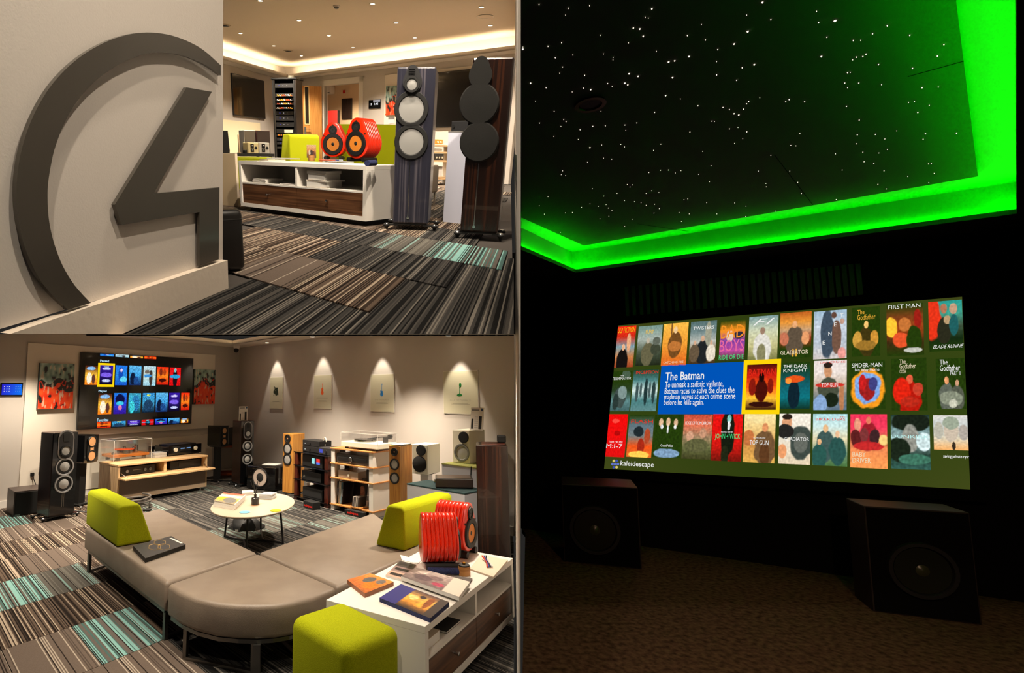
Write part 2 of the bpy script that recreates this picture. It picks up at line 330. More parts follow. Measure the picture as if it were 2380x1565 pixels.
# downlights
LR=400.
dl=[(605,1),(559,77),(636.5,106),(700.5,129.6),(695,46.8),(764.5,82.3),(820.5,110),(866,8),(921,52.4),(964,87),(1119,16),(1140,58.7)]
proto=None
for i,(x,y) in enumerate(dl):
    P=fl(1,x,y,ZC)
    if i==0:
        o=thing('ceiling_downlight',1,T(P.x,P.y,ZC),'small round recessed downlight in the reception ceiling','downlight','downlights in the reception ceiling'); proto=o
        part(o,'rim',G().lathe([(.048,0),(.052,-.008),(.036,-.008),(.034,0)],18,None,True),white,True); part(o,'lens',G().cyl(.034,-.004,-.001,16),lampg)
    else: copytree(proto,ROOM[1]@T(P.x,P.y,ZC))
    spot(1,(P.x,P.y,ZC-.03),(0,0,-1),LR,110,.8)
for q,le in [((-.5,.75),125),((.35,1.7),120),((-.3,2.6),110)]:      # the grid goes on over the emblem wall
    copytree(proto,ROOM[1]@T(*q,ZC)); spot(1,(*q,ZC-.03),(0,0,-1),le,110,.8)
for q in [(.2,2.9),(1.0,2.5),(-.5,3.9),(.7,3.7),(1.5,3.3)]:   # unseen downlights added as frontal fill, tilted into the room
    copytree(proto,ROOM[1]@T(*q,ZC)); spot(1,(*q,ZC-.03),(0,.75,-1),270,105,.8)
P=fl(1,782,13,ZC); o=thing('smoke_detector',1,T(P.x,P.y,ZC),'white round smoke detector with slotted base on the ceiling','smoke detector')
part(o,'base',G().cyl(.055,-.02,0),white,True); part(o,'sensor',G().lathe([(.04,-.02),(.036,-.038),(.02,-.045)],16),grey,True)
for i,(x,y,lab) in enumerate([(670,118,'dark round air vent in ceiling above the equipment rack'),(523,59,'dark round air vent in ceiling beside the emblem wall')]):
    P=fl(1,x,y,ZC); o=thing('ceiling_vent',1,T(P.x,P.y,ZC),lab,'vent'); part(o,'rim',G().lathe([(.1,0),(.11,-.012),(.08,-.012),(.075,0)],24,None,True),ceilm,True); part(o,'grille',G().lathe([(.075,-.004),(.06,-.012),(.03,-.006),(.028,-.014),(1e-6,-.014)],20),black)
P=fl(1,1128,38,ZC); o=thing('ceiling_speaker',1,T(P.x,P.y,ZC),'flush round ceiling loudspeaker with painted grille','ceiling speaker'); part(o,'grille',G().cyl(.13,-.008,-.001,28),ceilm); part(o,'rim',G().lathe([(.13,0),(.14,-.01),(.13,-.01)],28,None,True),white,True)
# emblem wall, plinth board, emblem
off=.035
def onwall(x,y,d): 
    lx,lz=fp(1,LW,x,y,d); return LW@V((lx,d,lz))
yv=LW.to_3x3()@V((0,1,0))
g=G().poly([onwall(x,y,off) for x,y in [(-260,-420),(520,-420),(517.5,612),(-39,776.5),(-260,776.5)]],yv*.1); struct('wall_left',g,wallw,1)
g=G().poly([onwall(x,y,0) for x,y in [(24,776.5),(529,605),(531,670),(284,776.5)]],yv*off); struct('baseboard_left',g,mat('plinth_paint',(228,214,198),.5,bump=.3,bscale=40),1)
em=thing('emblem_sign',1,X.Identity(4),'large grey metal emblem of a figure four inside a broken ring','wall emblem')
arc=[(513.2,152),(472.8,116.3),(434.5,95),(396,81.8),(352.7,75.6),(306.7,78.7),(255.6,93.3),(204.4,120),(163.6,150.8),(127.8,187.8),(102.2,223.6),(79.2,265.8),(58.8,317),(46,368),(40,410),(38.3,445),(40.5,490),(47.3,533),(61.3,584),(84.3,635.6),(115,679),(158.4,721)]
arci=[(513,175.5),(485.6,155.9),(447.2,136.7),(408.9,125.5),(370.6,122.5),(345,124.5),(319.4,131.6),(276,150.8),(230,181.4),(194.2,217),(166,255.6),(143,301.6),(126,350),(117,392),(111.5,430),(110.7,464),(112.5,500),(118,535),(127.8,572),(145.7,617.7),(173.8,663.7),(210.8,704.6)]
def dens(p):
    o=[]
    for i in range(len(p)-1):
        p0=p[max(i-1,0)];p1=p[i];p2=p[i+1];p3=p[min(i+2,len(p)-1)]
        for k in range(4):
            t=k/4; o.append(tuple(.5*((2*p1[c])+(-p0[c]+p2[c])*t+(2*p0[c]-5*p1[c]+4*p2[c]-p3[c])*t*t+(-p0[c]+3*p1[c]-3*p2[c]+p3[c])*t**3) for c in(0,1)))
    return o+[p[-1]]
d1=.012
a1,a2=dens(arc),dens(arci); P1=[onwall(*p,d1) for p in a1]; P2=[onwall(*p,d1) for p in a2]; th=yv*.014
n=len(P1); g=G(); vs=P1+P2+[p+th for p in P1]+[p+th for p in P2]; fs=[]
for i in range(n-1): fs+=[(i,i+1,n+i+1,n+i),(2*n+i,3*n+i,3*n+i+1,2*n+i+1),(i,2*n+i,2*n+i+1,i+1),(n+i,n+i+1,3*n+i+1,3*n+i)]
fs+=[(0,n,3*n,2*n),(n-1,3*n-1,4*n-1,2*n-1)]; g.add(vs,fs); part(em,'ring',g,bronze)
four=[(433.7,203.2),(492.5,213.4),(357.3,450.3),(510.3,435.5),(508.6,603),(463.8,618),(463.8,493.2),(283,523.1),(267,475.8)]
g=G().poly([onwall(*p,d1) for p in four],th); part(em,'numeral',g,bronze)
# ---- wall mounted things
def tv(name,r,M,x0,x1,zb,zt,label,frame=blackg,t=.05,y=0.):
    o=thing(name,r,M@T(0,-y,0),label,'television'); part(o,'body',G().rbox(x0,x1,-t,-.002,zb,zt,.008),dark); part(o,'screen',G().box(x0+.012,x1-.012,-t-.002,-t,zb+.02,zt-.012),blackg); return o
x1,zt=fp(1,Wl,610,188); zb=fp(1,Wl,607,276)[1]
o=tv('wall_television',1,Wl,x1-1.5,x1,zb,zt,'switched off black television on the grey wall by the rack')
part(o,'sensor_lead',G().tube([(x1-.34,-.03,zb),(x1-.32,-.03,zb-.03),(x1-.28,-.03,zb-.03),(x1-.26,-.03,zb)],.004),black)
x0,zt2=fp(1,Wl,520,278); x1b,zb2=fp(1,Wl,606,345)
struct('trim_4',G().box(x0-.6,x1b,-.012,0,.3,zt2),mat('lamplit_board',(240,226,190),.5),1,Wl)  # pale board; desk lamp's yellow light is put into its colour
# panel and canvas behind the slate tower, black television behind both towers
x0,zt=fp(1,Wb,897,175); x1,_=fp(1,Wb,1075,175); zb=.3
struct('trim_5',G().box(x0,min(x1+.6,wb-.01),-.03,0,zb,zt),mat('white_board',(236,226,212),.45),1,Wb)
cx0,cz1=fp(1,Wb,899,201,-.03); cx1,cz0=fp(1,Wb,924,267,-.03)
def abstract(seed,split):
    def fn(u,v):
        n=mnoise.noise(V((u*3.2+seed,v*3.2,seed*.7))); n2=mnoise.noise(V((u*9+seed,v*9,1.3))); n3=mnoise.noise(V((u*17,v*5+seed,4.)))
        if v>split+.22*n: c=mix((86,120,112),(168,190,182),.5+n2)
        elif v>split-.12+.2*n and n2>-.1: c=(26,30,28)
        else: c=mix((214,38,10),(236,84,30),.5+n2)
        if n3>.32: c=mix(c,(206,188,168),.8)
        if n2<-.36: c=(30,22,20)
        return c
    return fn
o=thing('canvas_painting',1,Wb,'abstract teal and red canvas half hidden behind the slate tower speaker','painting'); part(o,'stretcher',G().box(cx0,cx1+.14,-.06,-.031,cz0,cz1),paperc); picture(o,'print',abstract(3.1,.6),18,30,printm,rect(cx0,cx1+.14,cz0,cz1,-.061))
ix0,iz1=fp(1,Wb,903,272,-.03); ix1,iz0=fp(1,Wb,917,287,-.03)
o=thing('leaflet_holder',1,Wb,'small printed leaflet pinned below the abstract canvas','leaflet'); part(o,'sheet',G().box(ix0,ix1,-.036,-.031,iz0,iz1),paper); part(o,'print_block',G().box(ix0,ix1,-.037,-.036,iz0+(iz1-iz0)*.6,iz1),grey)
tx0,tz1=fp(1,Wb,1008,170,-.03); tx1,tz0=fp(1,Wb,1075,296,-.03)
o=tv('wall_television',1,Wb,tx0,tx1+.5,tz0,tz1,'large switched off television on a white board behind the tower speakers',y=.031)
cx0,cz1=fp(1,Wb,858,233); cx1,cz0=fp(1,Wb,885,252)
o=thing('control_panel',1,Wb,'small black wall control panel showing date and time','control panel'); part(o,'body',G().rbox(cx0,cx1,-.02,-.001,cz0,cz1,.006),blackg)
wl_=glow('panel_white',(235,235,240),1.2); h=cz1-cz0; w=cx1-cx0
text(o,'date_text','19',wl_,cx0+w*.12,cx0+w*.3,cz0+h*.38,cz0+h*.62,-.0212,bold=.02); text(o,'time_text','1:45',wl_,cx0+w*.5,cx0+w*.82,cz0+h*.4,cz0+h*.64,-.0212,bold=.02)
picture(o,'picture_area',lambda u,v:mix((120,118,124),(170,168,172),v),4,3,screenm,lambda u,v:(cx0+w*(.4+.58*u),-.0208,cz0+h*(.7+.26*v)))
# open oak door beside the rack
P0=Wb@V((DO0-.02,-.03,0)); D=fl(1,703,356); 
hx=DO0-.03
dd=V((rr(1,704,300).x,rr(1,704,300).y,0)); Mh=Wb@V((hx,-.06,0)); e_=isect(z0(EYER[1]),dd,Mh,(Wb.to_3x3()@V((-.55,-.83,0)))); 
DM=basis(e_,Mh-e_); dw=(Mh-e_).length; dz=DZ-.01
door=thing('door_1',1,DM,None,None); tag(door,kind='structure')
wx0,wz1=fp(1,DM,714,202); wx1,wz0=fp(1,DM,724,288)
wx0=dw*.14; wx1=dw*.32
g=G(); g.box(0,wx0,0,.045,.01,dz); g.box(wx1,dw,0,.045,.01,dz); g.box(wx0,wx1,0,.045,.01,wz0); g.box(wx0,wx1,0,.045,wz1,dz); part(door,'leaf',g,mat('oak_door',(206,146,74),.45,c2=(186,124,56),scale=(26,26,2)))
g=G(); b=.02; g.box(wx0-b,wx0,-.012,.057,wz0-b,wz1+b); g.box(wx1,wx1+b,-.012,.057,wz0-b,wz1+b); g.box(wx0,wx1,-.012,.057,wz0-b,wz0); g.box(wx0,wx1,-.012,.057,wz1,wz1+b); part(door,'glazing_bead',g,mat('pale_bead',(232,200,140),.4))
part(door,'pane',G().box(wx0,wx1,.018,.026,wz0,wz1),mat('dim_glass',(40,36,30),.1))
hz=fp(1,DM,716,300)[1]; hp=part(door,'handle',G().tube([(.06,-.001,hz),(.06,-.05,hz),(.2,-.05,hz)],.01),chrome,True); part(door,'handle_plate',G().box(.035,.085,-.008,0,hz-.16,hz+.05),chrome)
part(door,'edge_strip',G().box(-.006,0,0,.045,.01,dz),mat('pale_edge',(250,226,180),.5))
# the room beyond the doorway
O=Wb; fx0,fx1=DO0-4.6,DO1+.5; fd=3.2
g=G(); g.box(fx0,fx1,fd,fd+.1,0,2.7); struct('wall_far',g,mat('warm_far_wall',(226,196,160),.7),1,Wb)
g=G(); g.box(fx1,fx1+.1,.1,fd,0,2.7); struct('wall_right',g,MATS['warm_far_wall'],1,Wb)
g=G(); g.box(fx0-.1,fx0,.1,fd,0,2.7); struct('wall_side',g,MATS['warm_far_wall'],1,Wb)
struct('ceiling',G().box(fx0,fx1,.1,fd,2.7,2.76),ceilm,1,Wb); struct('floor',G().box(fx0,fx1,.1,fd,-.05,0),MATS['carpet_dark_stripe'],1,Wb)
spot(1,Wb@V(((DO0+DO1)/2-2.2,1.5,2.66)),(0,0,-1),760,150,.6,.08,(1,.8,.56))
def onfar(n,r,M,px0,px1,py0,py1,ly,t): 
    a,zt=fp(r,M,px0,py0,ly); b,zb=fp(r,M,px1,py1,ly); return a,b,zb,zt
a,b,c,d=onfar('',1,Wb,757,779,203,219,fd,0); o=thing('air_conditioner',1,Wb,'white wall mounted air conditioner in the room beyond the doorway','air conditioner')
part(o,'body',G().rbox(a-.25,b,fd-.22,fd-.002,c,d,.03),white,True); part(o,'louvre',G().box(a-.2,b-.04,fd-.225,fd-.2,c+.02,c+.05),grey)
a,b,c,d=onfar('',1,Wb,767,790,258,292,fd-.6,0); c=max(c,.95); o=thing('acoustic_panel',1,Wb,'small red quilted panel speaker beyond the doorway','speaker'); part(o,'body',G().rbox(a,b,fd-.7,fd-.6,c-.9,d,.01),black); part(o,'grille',G().rbox(a+.01,b-.01,fd-.71,fd-.7,c,d-.005,.008),mat('red_grille',(176,22,14),.7,bump=.6,bscale=60))
a,b,c,d=onfar('',1,Wb,797,819,230,276,fd,0); o=thing('wall_speaker',1,Wb,'dark slatted panel hung on the far warm wall','wall panel'); part(o,'frame',G().rbox(a,b,fd-.06,fd-.002,c,d,.006),dark)
for k in range(6):
    w=(b-a)/6; part(o,'slat',G().box(a+w*k+.004,a+w*(k+.8),fd-.068,fd-.06,c+.01,d-.01),mat('dark_slat',(44,24,16),.5))
a,b,c,d=onfar('',1,Wb,755,761,238,287,fd,0); one('narrow_speaker',1,Wb,G().rbox(a,b,fd-.08,fd-.0004,c,d,.006),blackg,'narrow black column speaker on the wall beyond the doorway','speaker')
a,b,c,d=onfar('',1,Wb,798,803,210,217,fd,0); one('alarm_call_point',1,Wb,G().rbox(a,b,fd-.03,fd-.0004,c,d,.006),mat('alarm_red',(190,20,16),.5),'small red fire alarm call point beyond the doorway','alarm')
# equipment rack
RM,rw=fr(1,(643,408.4),(690,409.8)); rz=fp(1,RM,660,184)[1]; rd=.4
rz=1.95 if rz>2.3 else rz
rack=thing('equipment_rack',1,RM,'tall black open equipment rack with patch panels and cables','equipment rack'); x0,x1=-rw/2,rw/2
part(rack,'side_panel',G().box(x0-.03,x0,0,rd,0,rz),black); part(rack,'side_panel',G().box(x1,x1+.03,0,rd,0,rz),mat('rack_brown',(30,20,14),.5)); part(rack,'top_panel',G().box(x0-.05,x1+.05,-.02,rd+.02,rz,rz+.03),black); part(rack,'back_panel',G().box(x0,x1,rd-.02,rd,0,rz),black)
for s in (0,1): part(rack,'mounting_rail',G().box(x0+.005 if s==0 else x1-.035,x0+.03 if s==0 else x1-.005,-.005,.02,.02,rz-.02),steel if s==0 else black)
zz=lambda py: fp(1,RM,665,py)[1]
iw=rw*.84
for k,(py,h,kind) in enumerate([(199,.09,0),(221,.07,1),(232,.06,1),(241,.05,1),(251,.05,1),(263,.08,0),(275,.1,0),(290,.1,0),(305,.09,2),(314,.035,3),(324,.07,0),(333,.06,0),(344,.05,4)]):
    z=zz(py); u=part(rack,'rack_unit',G().box(-iw/2,iw/2,-.004,.3,z-h/2,z+h/2),dark if kind in(0,4) else black)
    if kind==1:
        part(u,'patch_bar',G().rbox(-iw*.46,iw*.46,-.05,-.005,z-h*.48,z-h*.3,.008),chrome)
        for q in range(7):
            c=[(214,92,30),(230,170,40),(200,200,205),(220,60,30),(190,190,190),(235,120,40),(120,120,125)][(q*3+k)%7]; x=-iw*.36+q*iw*.12
            part(u,'patch_cable',G().tube([(x,-.006,z+h*.1),(x+.01,-.06,z),(x+.03,-.07,z-h*.25),(x+.05,-.05,z-h*.35)],.009,6),mat('cable_%d_%d_%d'%c,c,.5))
    elif kind==2: part(u,'white_front',G().box(-iw*.05,iw*.42,-.008,-.004,z-.03,z+.03),cream)
    elif kind==3:
        for q in range(6): part(u,'socket',G().box(-iw*.42+q*iw*.15,-iw*.42+q*iw*.15+.035,-.008,-.004,z-.014,z+.014),orange)
    elif kind==4: part(u,'lip',G().box(-iw*.48,iw*.48,-.012,-.004,z,z+.012),steel)
    else:
        for q in range(3): part(u,'indicator',G().box(-iw*.3+q*iw*.22,-iw*.3+q*iw*.22+.02,-.008,-.004,z-.004,z+.008),[glow('blue_led',(90,90,255),.8),glow('white_dot',(230,230,230),.7),grey][q])
b=fl(1,672,184,rz+.03)
# ================================================================ ROOM 1 furniture
def driver(p,x,z,r,y=0.,ring=black,cone=silver,cap=None,name='driver',depth=.25,cr=.72,lip=.012):
    L=T(x,y,z)@FACE
    o=part(p,name,G().lathe([(r,0),(r,lip*.6),(r*.97,lip),(r*(cr+.05),lip),(r*cr,lip*.3),(r*cr,0)],28,None,True),ring,True,L=L)
    if cap is None: part(o,'cone',G().lathe([(r*cr,lip*.35),(r*cr*.5,lip*.55),(1e-6,lip*.65)],24),cone,True)
    else:
        part(o,'cone',G().lathe([(r*cr,lip*.5),(r*cr*.4,-lip*.2),(r*cr*.36,-lip*.2)],24),cone,True); part(o,'dust_cap',G().lathe([(r*cr*.38,-lip*.2),(r*cr*.25,lip*.5),(1e-6,lip*.75)],18),cap,True)
    return o
def egg(w,h,n=40,top=.62):               # upright egg outline: wide low round, narrow top
    o=[]; rb=w/2; rt=rb*top; cb=rb; ct=h-rt
    import math as m
    s=m.asin((rb-rt)/(ct-cb)) if ct>cb+1e-6 else 0
    for k in range(n//2+1): a=m.pi+s*-1+(m.pi+2*s)*k/(n//2); o.append((rb*m.cos(a),cb+rb*m.sin(a)))
    for k in range(n//2+1): a=s+(m.pi-2*s)*k/(n//2); o.append((rt*m.cos(a),ct+rt*m.sin(a)))
    return o
def ring_prism(g,outer,y0,y1,sc_=.9): return g.prism(outer,y0,y1)
def spike_feet(o,w,d,r=.028,out=.05,z=.06):
    for sx in(-1,1):
        for y in (.03,d-.03):
            L=T(sx*(w/2+out),y,0); f=part(o,'foot',G().lathe([(.006,0),(r*.5,.025),(r,.035),(r,.045),(r*.7,.05)],14),black,True,L=L); part(f,'foot_cap',G().lathe([(r*.8,.047),(r*.6,.056),(1e-6,.057)],14),chrome,True)
            part(o,'outrigger',G().box(min(sx*w/2-.04*sx,sx*(w/2+out)),max(sx*w/2-.04*sx,sx*(w/2+out)),y-.02,y+.02,.038,.05),black)
def tower(name,r,a,b,ptop,label,wood,d=.36,z=.06,cat='tower speaker',out=.05):
    M,w=fr(r,a,b,z); M=M.copy(); h=fp(r,M,(a[0]+b[0])/2,ptop)[1]; M.translation.z=0; h+=z
    o=thing(name,r,M,label,cat,None); part(o,'cabinet',G().rbox(-w/2,w/2,0,d,z,h,.012),wood); part(o,'base',G().box(-w/2+.01,w/2-.01,.01,d-.01,z-.012,z),black); spike_feet(o,w,d,out=out); return o,M,w,h
# slate tower with open drivers
o,M,w,h=tower('tower_speaker',1,(912,518.2),(994.5,521.4),155,'slate grey veneer tower speaker with bare silver cones',slatev,.34)
k=lambda px,py: fp(1,M,px,py)
ex,ez0=k(958,216); _,ez1=k(957,152); 
part(o,'tweeter_pod',G().prism([(ex+x,ez0+z) for x,z in egg(w*.5,ez1-ez0,36,.6)],-.02,0),dark)
mx,mz=k(958,197); driver(o,mx,mz,w*.2,-.02,cr=.66)
tx,tz=k(958,172); tw=part(o,'ribbon_tweeter',G().box(tx-w*.085,tx+w*.085,-.024,-.02,tz-.035,tz+.035),black)
for q in range(6): part(tw,'tweeter_bar',G().box(tx-w*.08,tx+w*.08,-.028,-.024,tz-.03+q*.0115,tz-.025+q*.0115),dark)
for py in (254,330):
    x,z=k(956,py); driver(o,x,z,w*.455,0,cr=.72)
x,za=k(953,376); _,zb=k(953,503); part(o,'trim_line',G().box(x-.003,x+.003,-.004,0,zb,za),chrome); part(o,'badge',G().cyl(.011,0,.006,16,T(x,0,zb-.012)@FACE),chrome)
# ebony tower with cloth grilles
o,M,w,h=tower('tower_speaker',1,(1069,537.5),(1157,542.3),134,'dark ebony tower speaker with round black cloth grilles',ebony,.27,out=.02)
k=lambda px,py: fp(1,M,px,py)
gm=mat('grille_cloth',(18,17,15),.95,bump=.3,bscale=500)
ex,ez0=k(1115,205); _,ez1=k(1115,132); part(o,'tweeter_grille',G().prism([(ex+x,ez0+z) for x,z in egg(w*.56,ez1-ez0,36,.62)],-.03,0),gm)
for py in (242,330):
    x,z=k(1114,py); part(o,'grille',G().lathe([(w*.49,0),(w*.49,.02),(w*.46,.03),(1e-6,.034)],32),gm,True,L=T(x,0,z)@FACE)
x,za=k(1113,381); _,zb=k(1113,524); part(o,'trim_line',G().box(x-.003,x+.003,-.004,0,zb,za),chrome); part(o,'badge',G().cyl(.011,0,.006,16,T(x,0,zb-.012)@FACE),chrome)
# white console with walnut drawers
def console(r,M,w,h,d,zs,label,z=.05):
    o=thing('media_console',r,M,label,'console'); t=.036
    part(o,'top',G().rbox(-w/2,w/2,0,d,h-t,h,.002),white); part(o,'bottom_board',G().box(-w/2+t,w/2-t,0,d,z,z+t),white)
    for s in(-1,1): part(o,'side_board',G().box(min(s*w/2,s*(w/2-t)),max(s*w/2,s*(w/2-t)),0,d,z,h-t),white)
    part(o,'back_board',G().box(-w/2+t,w/2-t,d-.02,d-.002,z+t,h-t),white); part(o,'shelf',G().box(-w/2+t,w/2-t,.004,d-.02,zs-.014,zs),white); part(o,'divider',G().box(-.012,.012,.004,d-.02,zs,h-t),white)
    part(o,'plinth',G().box(-w/2+.08,w/2-.08,.06,d-.05,0,z),black)
    for s in(-1,1):
        x0,x1=(-w/2+t+.002,-.002) if s<0 else (.002,w/2-t-.002); dr=part(o,'drawer',G().box(x0,x1,.006,.02,z+t+.002,zs-.016),walnut); zc=(z+t+zs)/2
        part(dr,'knob',G().lathe([(.006,0),(.006,.015),(.011,.018),(.011,.028),(1e-6,.029)],12),chrome,True,L=T((x0+x1)/2,.006,zc)@FACE)
    return o
M1,w1=fr(1,(560,478.5),(850,515),.05); h1=fp(1,M1,700,379)[1]+.05; M1.translation.z=0; d1_=max(.42,min(.52,(M1.inverted()@fl(1,903,497,.05)).y)); zs1=fp(1,M1,690,433)[1]
console(1,M1,w1,h1,d1_,zs1,'white console with two walnut drawers carrying red speakers by the slate tower')
def stack(r,M,x,y,z,items,label0,group=None,cat='book',name='book'):
    for i,(w,d,t,m,rz,lab) in enumerate(items):
        o=thing(name,r,M@T(x,y,z,rz),lab,cat,group); part(o,'pages',G().box(-w/2+.003,w/2-.003,.002,d-.002,.002,t-.002),paper); part(o,'cover',G().box(-w/2,w/2,0,d,t-.002,t).box(-w/2,w/2,0,d,0,.002).box(-w/2,w/2,d-.002,d,0,t),m); z+=t+.0005
    return z
kk=lambda px,py:fp(1,M1,px,py,.03)[0]
bx=kk(735,430)
stack(1,M1,bx,.03,zs1+.001,[(.25,.2,.05,paperc,.04,'thick cream brochure at the bottom of the console book pile'),(.28,.22,.012,paper,-.05,'thin white booklet in the console book pile'),(.21,.2,.05,paperc,.02,'boxy pale book near the top of the console pile'),(.24,.2,.025,paper,.03,'topmost pale book of the pile inside the console')],None,'books piled inside the reception console')
bx=kk(602,420)
stack(1,M1,bx,.03,zs1+.001,[(.2,.22,.012,paper,.06*k_,l_) for k_,l_ in [(0,'lowest catalogue of the flat heap inside the console'),(1,'second catalogue of the flat heap inside the console'),(-1,'topmost catalogue of the flat heap inside the console')]],None,'catalogues lying in the console',name='catalogue',cat='catalogue')
bx=kk(665,430); stack(1,M1,bx,.04,zs1+.001,[(.22,.2,.01,paper,0,'single white folder on the console shelf against the divider')],None,None,name='folder',cat='folder')
# red ribbed speakers
def redspeaker(r,M,label,h=.26,d=.22,n=8):
    o=thing('ribbed_speaker',r,M,label,'speaker'); w=h*.78; zb=.03
    pr=egg(w,h,40,.56); cz=h*.42
    def sc(s): return [(x*s,zb+cz+(z-cz)*s) for x,z in pr]
    def loop(gs,ys):
        g=G(); m=len(pr); vs=[]; fs=[]
        for s,y in zip(gs,ys): vs+=[(x,y,z) for x,z in sc(s)]
        for i in range(len(gs)-1):
            for k in range(m): l=(k+1)%m; fs.append((i*m+k,i*m+l,(i+1)*m+l,(i+1)*m+k))
        fs+=[tuple(range(m)),tuple((len(gs)-1)*m+k for k in range(m-1,-1,-1))]; return g.add(vs,fs)
    part(o,'baffle',loop([.93,.985,1.],[0,.004,.014]),red,True)
    rd=(d-.014)/n
    for i in range(n):
        y=.014+rd*i; part(o,'rib',loop([.93,.97,.995,1.,.995,.97,.93],[y+rd*q for q in(0,.08,.25,.5,.75,.92,1)]),red,True)
    driver(o,0,zb+w*.48,w*.4,0,black,orange,black,'woofer',cr=.62,lip=.016); driver(o,0,zb+h*.78,w*.165,0,black,dark,black,'tweeter',cr=.6,lip=.012)
    for x,z in((-.36,.62),(.36,.62),(0,.93)): part(o,'bolt',G().cyl(.008,0,.004,10,T(x*w,0,zb+h*z-.005)@FACE),black)
    for s in(-1,1): part(o,'cradle',G().cyl(.022,-.01,d*.9,16,T(s*w*.3,0,.022)@X.Rotation(-math.pi/2,4,'X')),black,True,label=None)
    return o
z1=h1
a=fl(1,748,371,z1); b=fl(1,800,372,z1); hr=None
Ms=basis((a+b)/2,b-a); hr=(fp(1,Ms,773,284)[1]-.03)
redspeaker(1,Ms,'red ribbed speaker facing straight out of the reception console',hr,.2)
a=fl(1,808,376,z1); b=fl(1,846,376.5,z1); Ms=basis((a+b)/2,(b-a)); Ms=basis((a+b)/2,X.Rotation(-.8,3,'Z')@(b-a))
o=redspeaker(1,Ms,'red ribbed speaker turned aside with its ribs showing on reception console',hr,.26)
a=fl(1,856,380,z1+.02); one('cloth_roll',1,basis(a,X.Rotation(-.32,3,'Z')@V((1,0,0))),G().cyl(.022,0,.2,18,T(0,-.03,.002)@X.Rotation(-math.pi/2,4,'X')@X.Rotation(.0,4,'Z')),navy,'short navy cloth covered roll beside the turned red speaker','roll',smooth=True)
def sheet(name,r,M,x,y,w,d,z,t,m,label,cat,rz=0,fn=None,group=None,nx=12,ny=16):
    o=thing(name,r,M@T(x,y,z,rz),label,cat,group); part(o,'pages',G().box(-w/2,w/2,0,d,0,t),m)
    if fn: picture(o,'cover_print',fn,nx,ny,printm,lambda u,v:(-w/2+w*u,d*v,t+.0006))
    return o
def onc(px,py,z): p=M1.inverted()@fl(1,px,py,z); return p.x,p.y
x,y=onc(655,370,z1); sheet('leaflet_pile',1,M1,x,y-.06,.36,.2,z1+.0005,.012,paper,'open white leaflets lying on the reception console','leaflet',.15)
x,y=onc(622,373,z1); sheet('magazine',1,M1,x,y-.05,.2,.2,z1+.0005,.008,paperc,'cream magazine at the end of the reception console','magazine',-.2)
x,y=onc(790,377,z1); sheet('leaflet',1,M1,x,y-.02,.3,.06,z1+.0005,.006,paper,'blue and white leaflet in front of the red speakers','leaflet',.05)
a=fl(1,724,375,z1); o=thing('wooden_pot',1,basis(a,V((1,0,0))),'short turned wooden pot in front of the magazine on the console','pot'); part(o,'body',G().lathe([(.032,0),(.034,.01),(.034,.05),(.032,.055)],24),bambo,True); part(o,'lid',G().cyl(.03,.055,.062,24),bambo,True)
a=fl(1,738,371,z1); b=fl(1,716,368,z1); Mb=basis(fl(1,724,367,z1),V((1,.1,0)))@X.Rotation(math.radians(-24),4,'X')
o=thing('magazine',1,Mb,'glossy magazine propped up against the lime cushion','magazine'); part(o,'pages',G().box(-.07,.07,0,.008,0,.2),paper); picture(o,'cover_print',scene_print(2,[(90,60,46),(226,150,90),(250,210,170)],[(.5,.3,.16,.3,(60,40,36)),(.3,.4,.1,.2,(236,220,200)),(.75,.3,.12,.22,(120,60,40))]),14,18,printm,rect(-.07,.07,0,.2,-.001))
pc=[(226,80,30),(60,70,150),(220,220,220)]
for i in range(3):
    a=fl(1,760+i*9,376,z1); one('pen',1,basis(a,V((1,.05*i-.05,0))),G().cyl(.005,0,.17,8,T(-.085,0,.016)@X.Rotation(math.pi/2,4,'Y')),mat('pen_%d'%i,pc[i],.4),['red orange pen lying before the red speakers','blue pen lying before the red speakers','white pen lying before the red speakers'][i],'pen')
# lime seating behind the console
def wedge(r,M,w,h,d,label,z=0.,base=True,name='seat_cushion'):
    o=thing(name,r,M,label,'seat cushion'); pr=[(0,z),(d,z),(d*.62,z+h*.93),(d*.56,z+h*.985),(d*.44,z+h),(d*.12,z+h),(d*.03,z+h*.97),(0,z+h*.9)]
    g=G(); R=X.Rotation(math.pi/2,4,'Z'); 
    g.prism([(y,zz_) for y,zz_ in pr],-w/2,w/2,X.Rotation(-math.pi/2,4,'Z')@X.Scale(-1,4,V((1,0,0))) if False else X(((0,1,0,0),(1,0,0,0),(0,0,1,0),(0,0,0,1))))
    b=part(o,'upholstery',g,lime); md=b.modifiers.new('bevel','BEVEL'); md.width=.022; md.segments=3; md.limit_method='ANGLE'; md.angle_limit=math.radians(40)
    for p in b.data.polygons: p.use_smooth=True
    return o
a=fl(1,676,364,z1-.08); zt=.22
def limeback(px0,px1,ptop,depthz,label,d=.28):
    M,w=fr(1,px0,px1,depthz); h=fp(1,M,(px0[0]+px1[0])/2,ptop)[1]; return wedge(1,M,w,h,d,label,0.)
M,w=fr(1,(676,424),(744,422)); h=fp(1,M,700,312)[1]; o=wedge(1,M,w,h,.4,'lime felt seat back standing behind the propped magazine'); 
M,w=fr(1,(790,455),(917,459)); h=fp(1,M,880,289)[1]; o=wedge(1,M,w+.1,h-.27,.3,'long lime felt sofa back behind the red speakers',.27); part(o,'seat_base',G().rbox(-w/2-.05,w/2+.05,0,.6,.12,.27,.02),black); 
for s in(-1,1): part(o,'leg',G().box(s*w*.46-.015,s*w*.46+.015,.05,.08,0,.12),chrome)
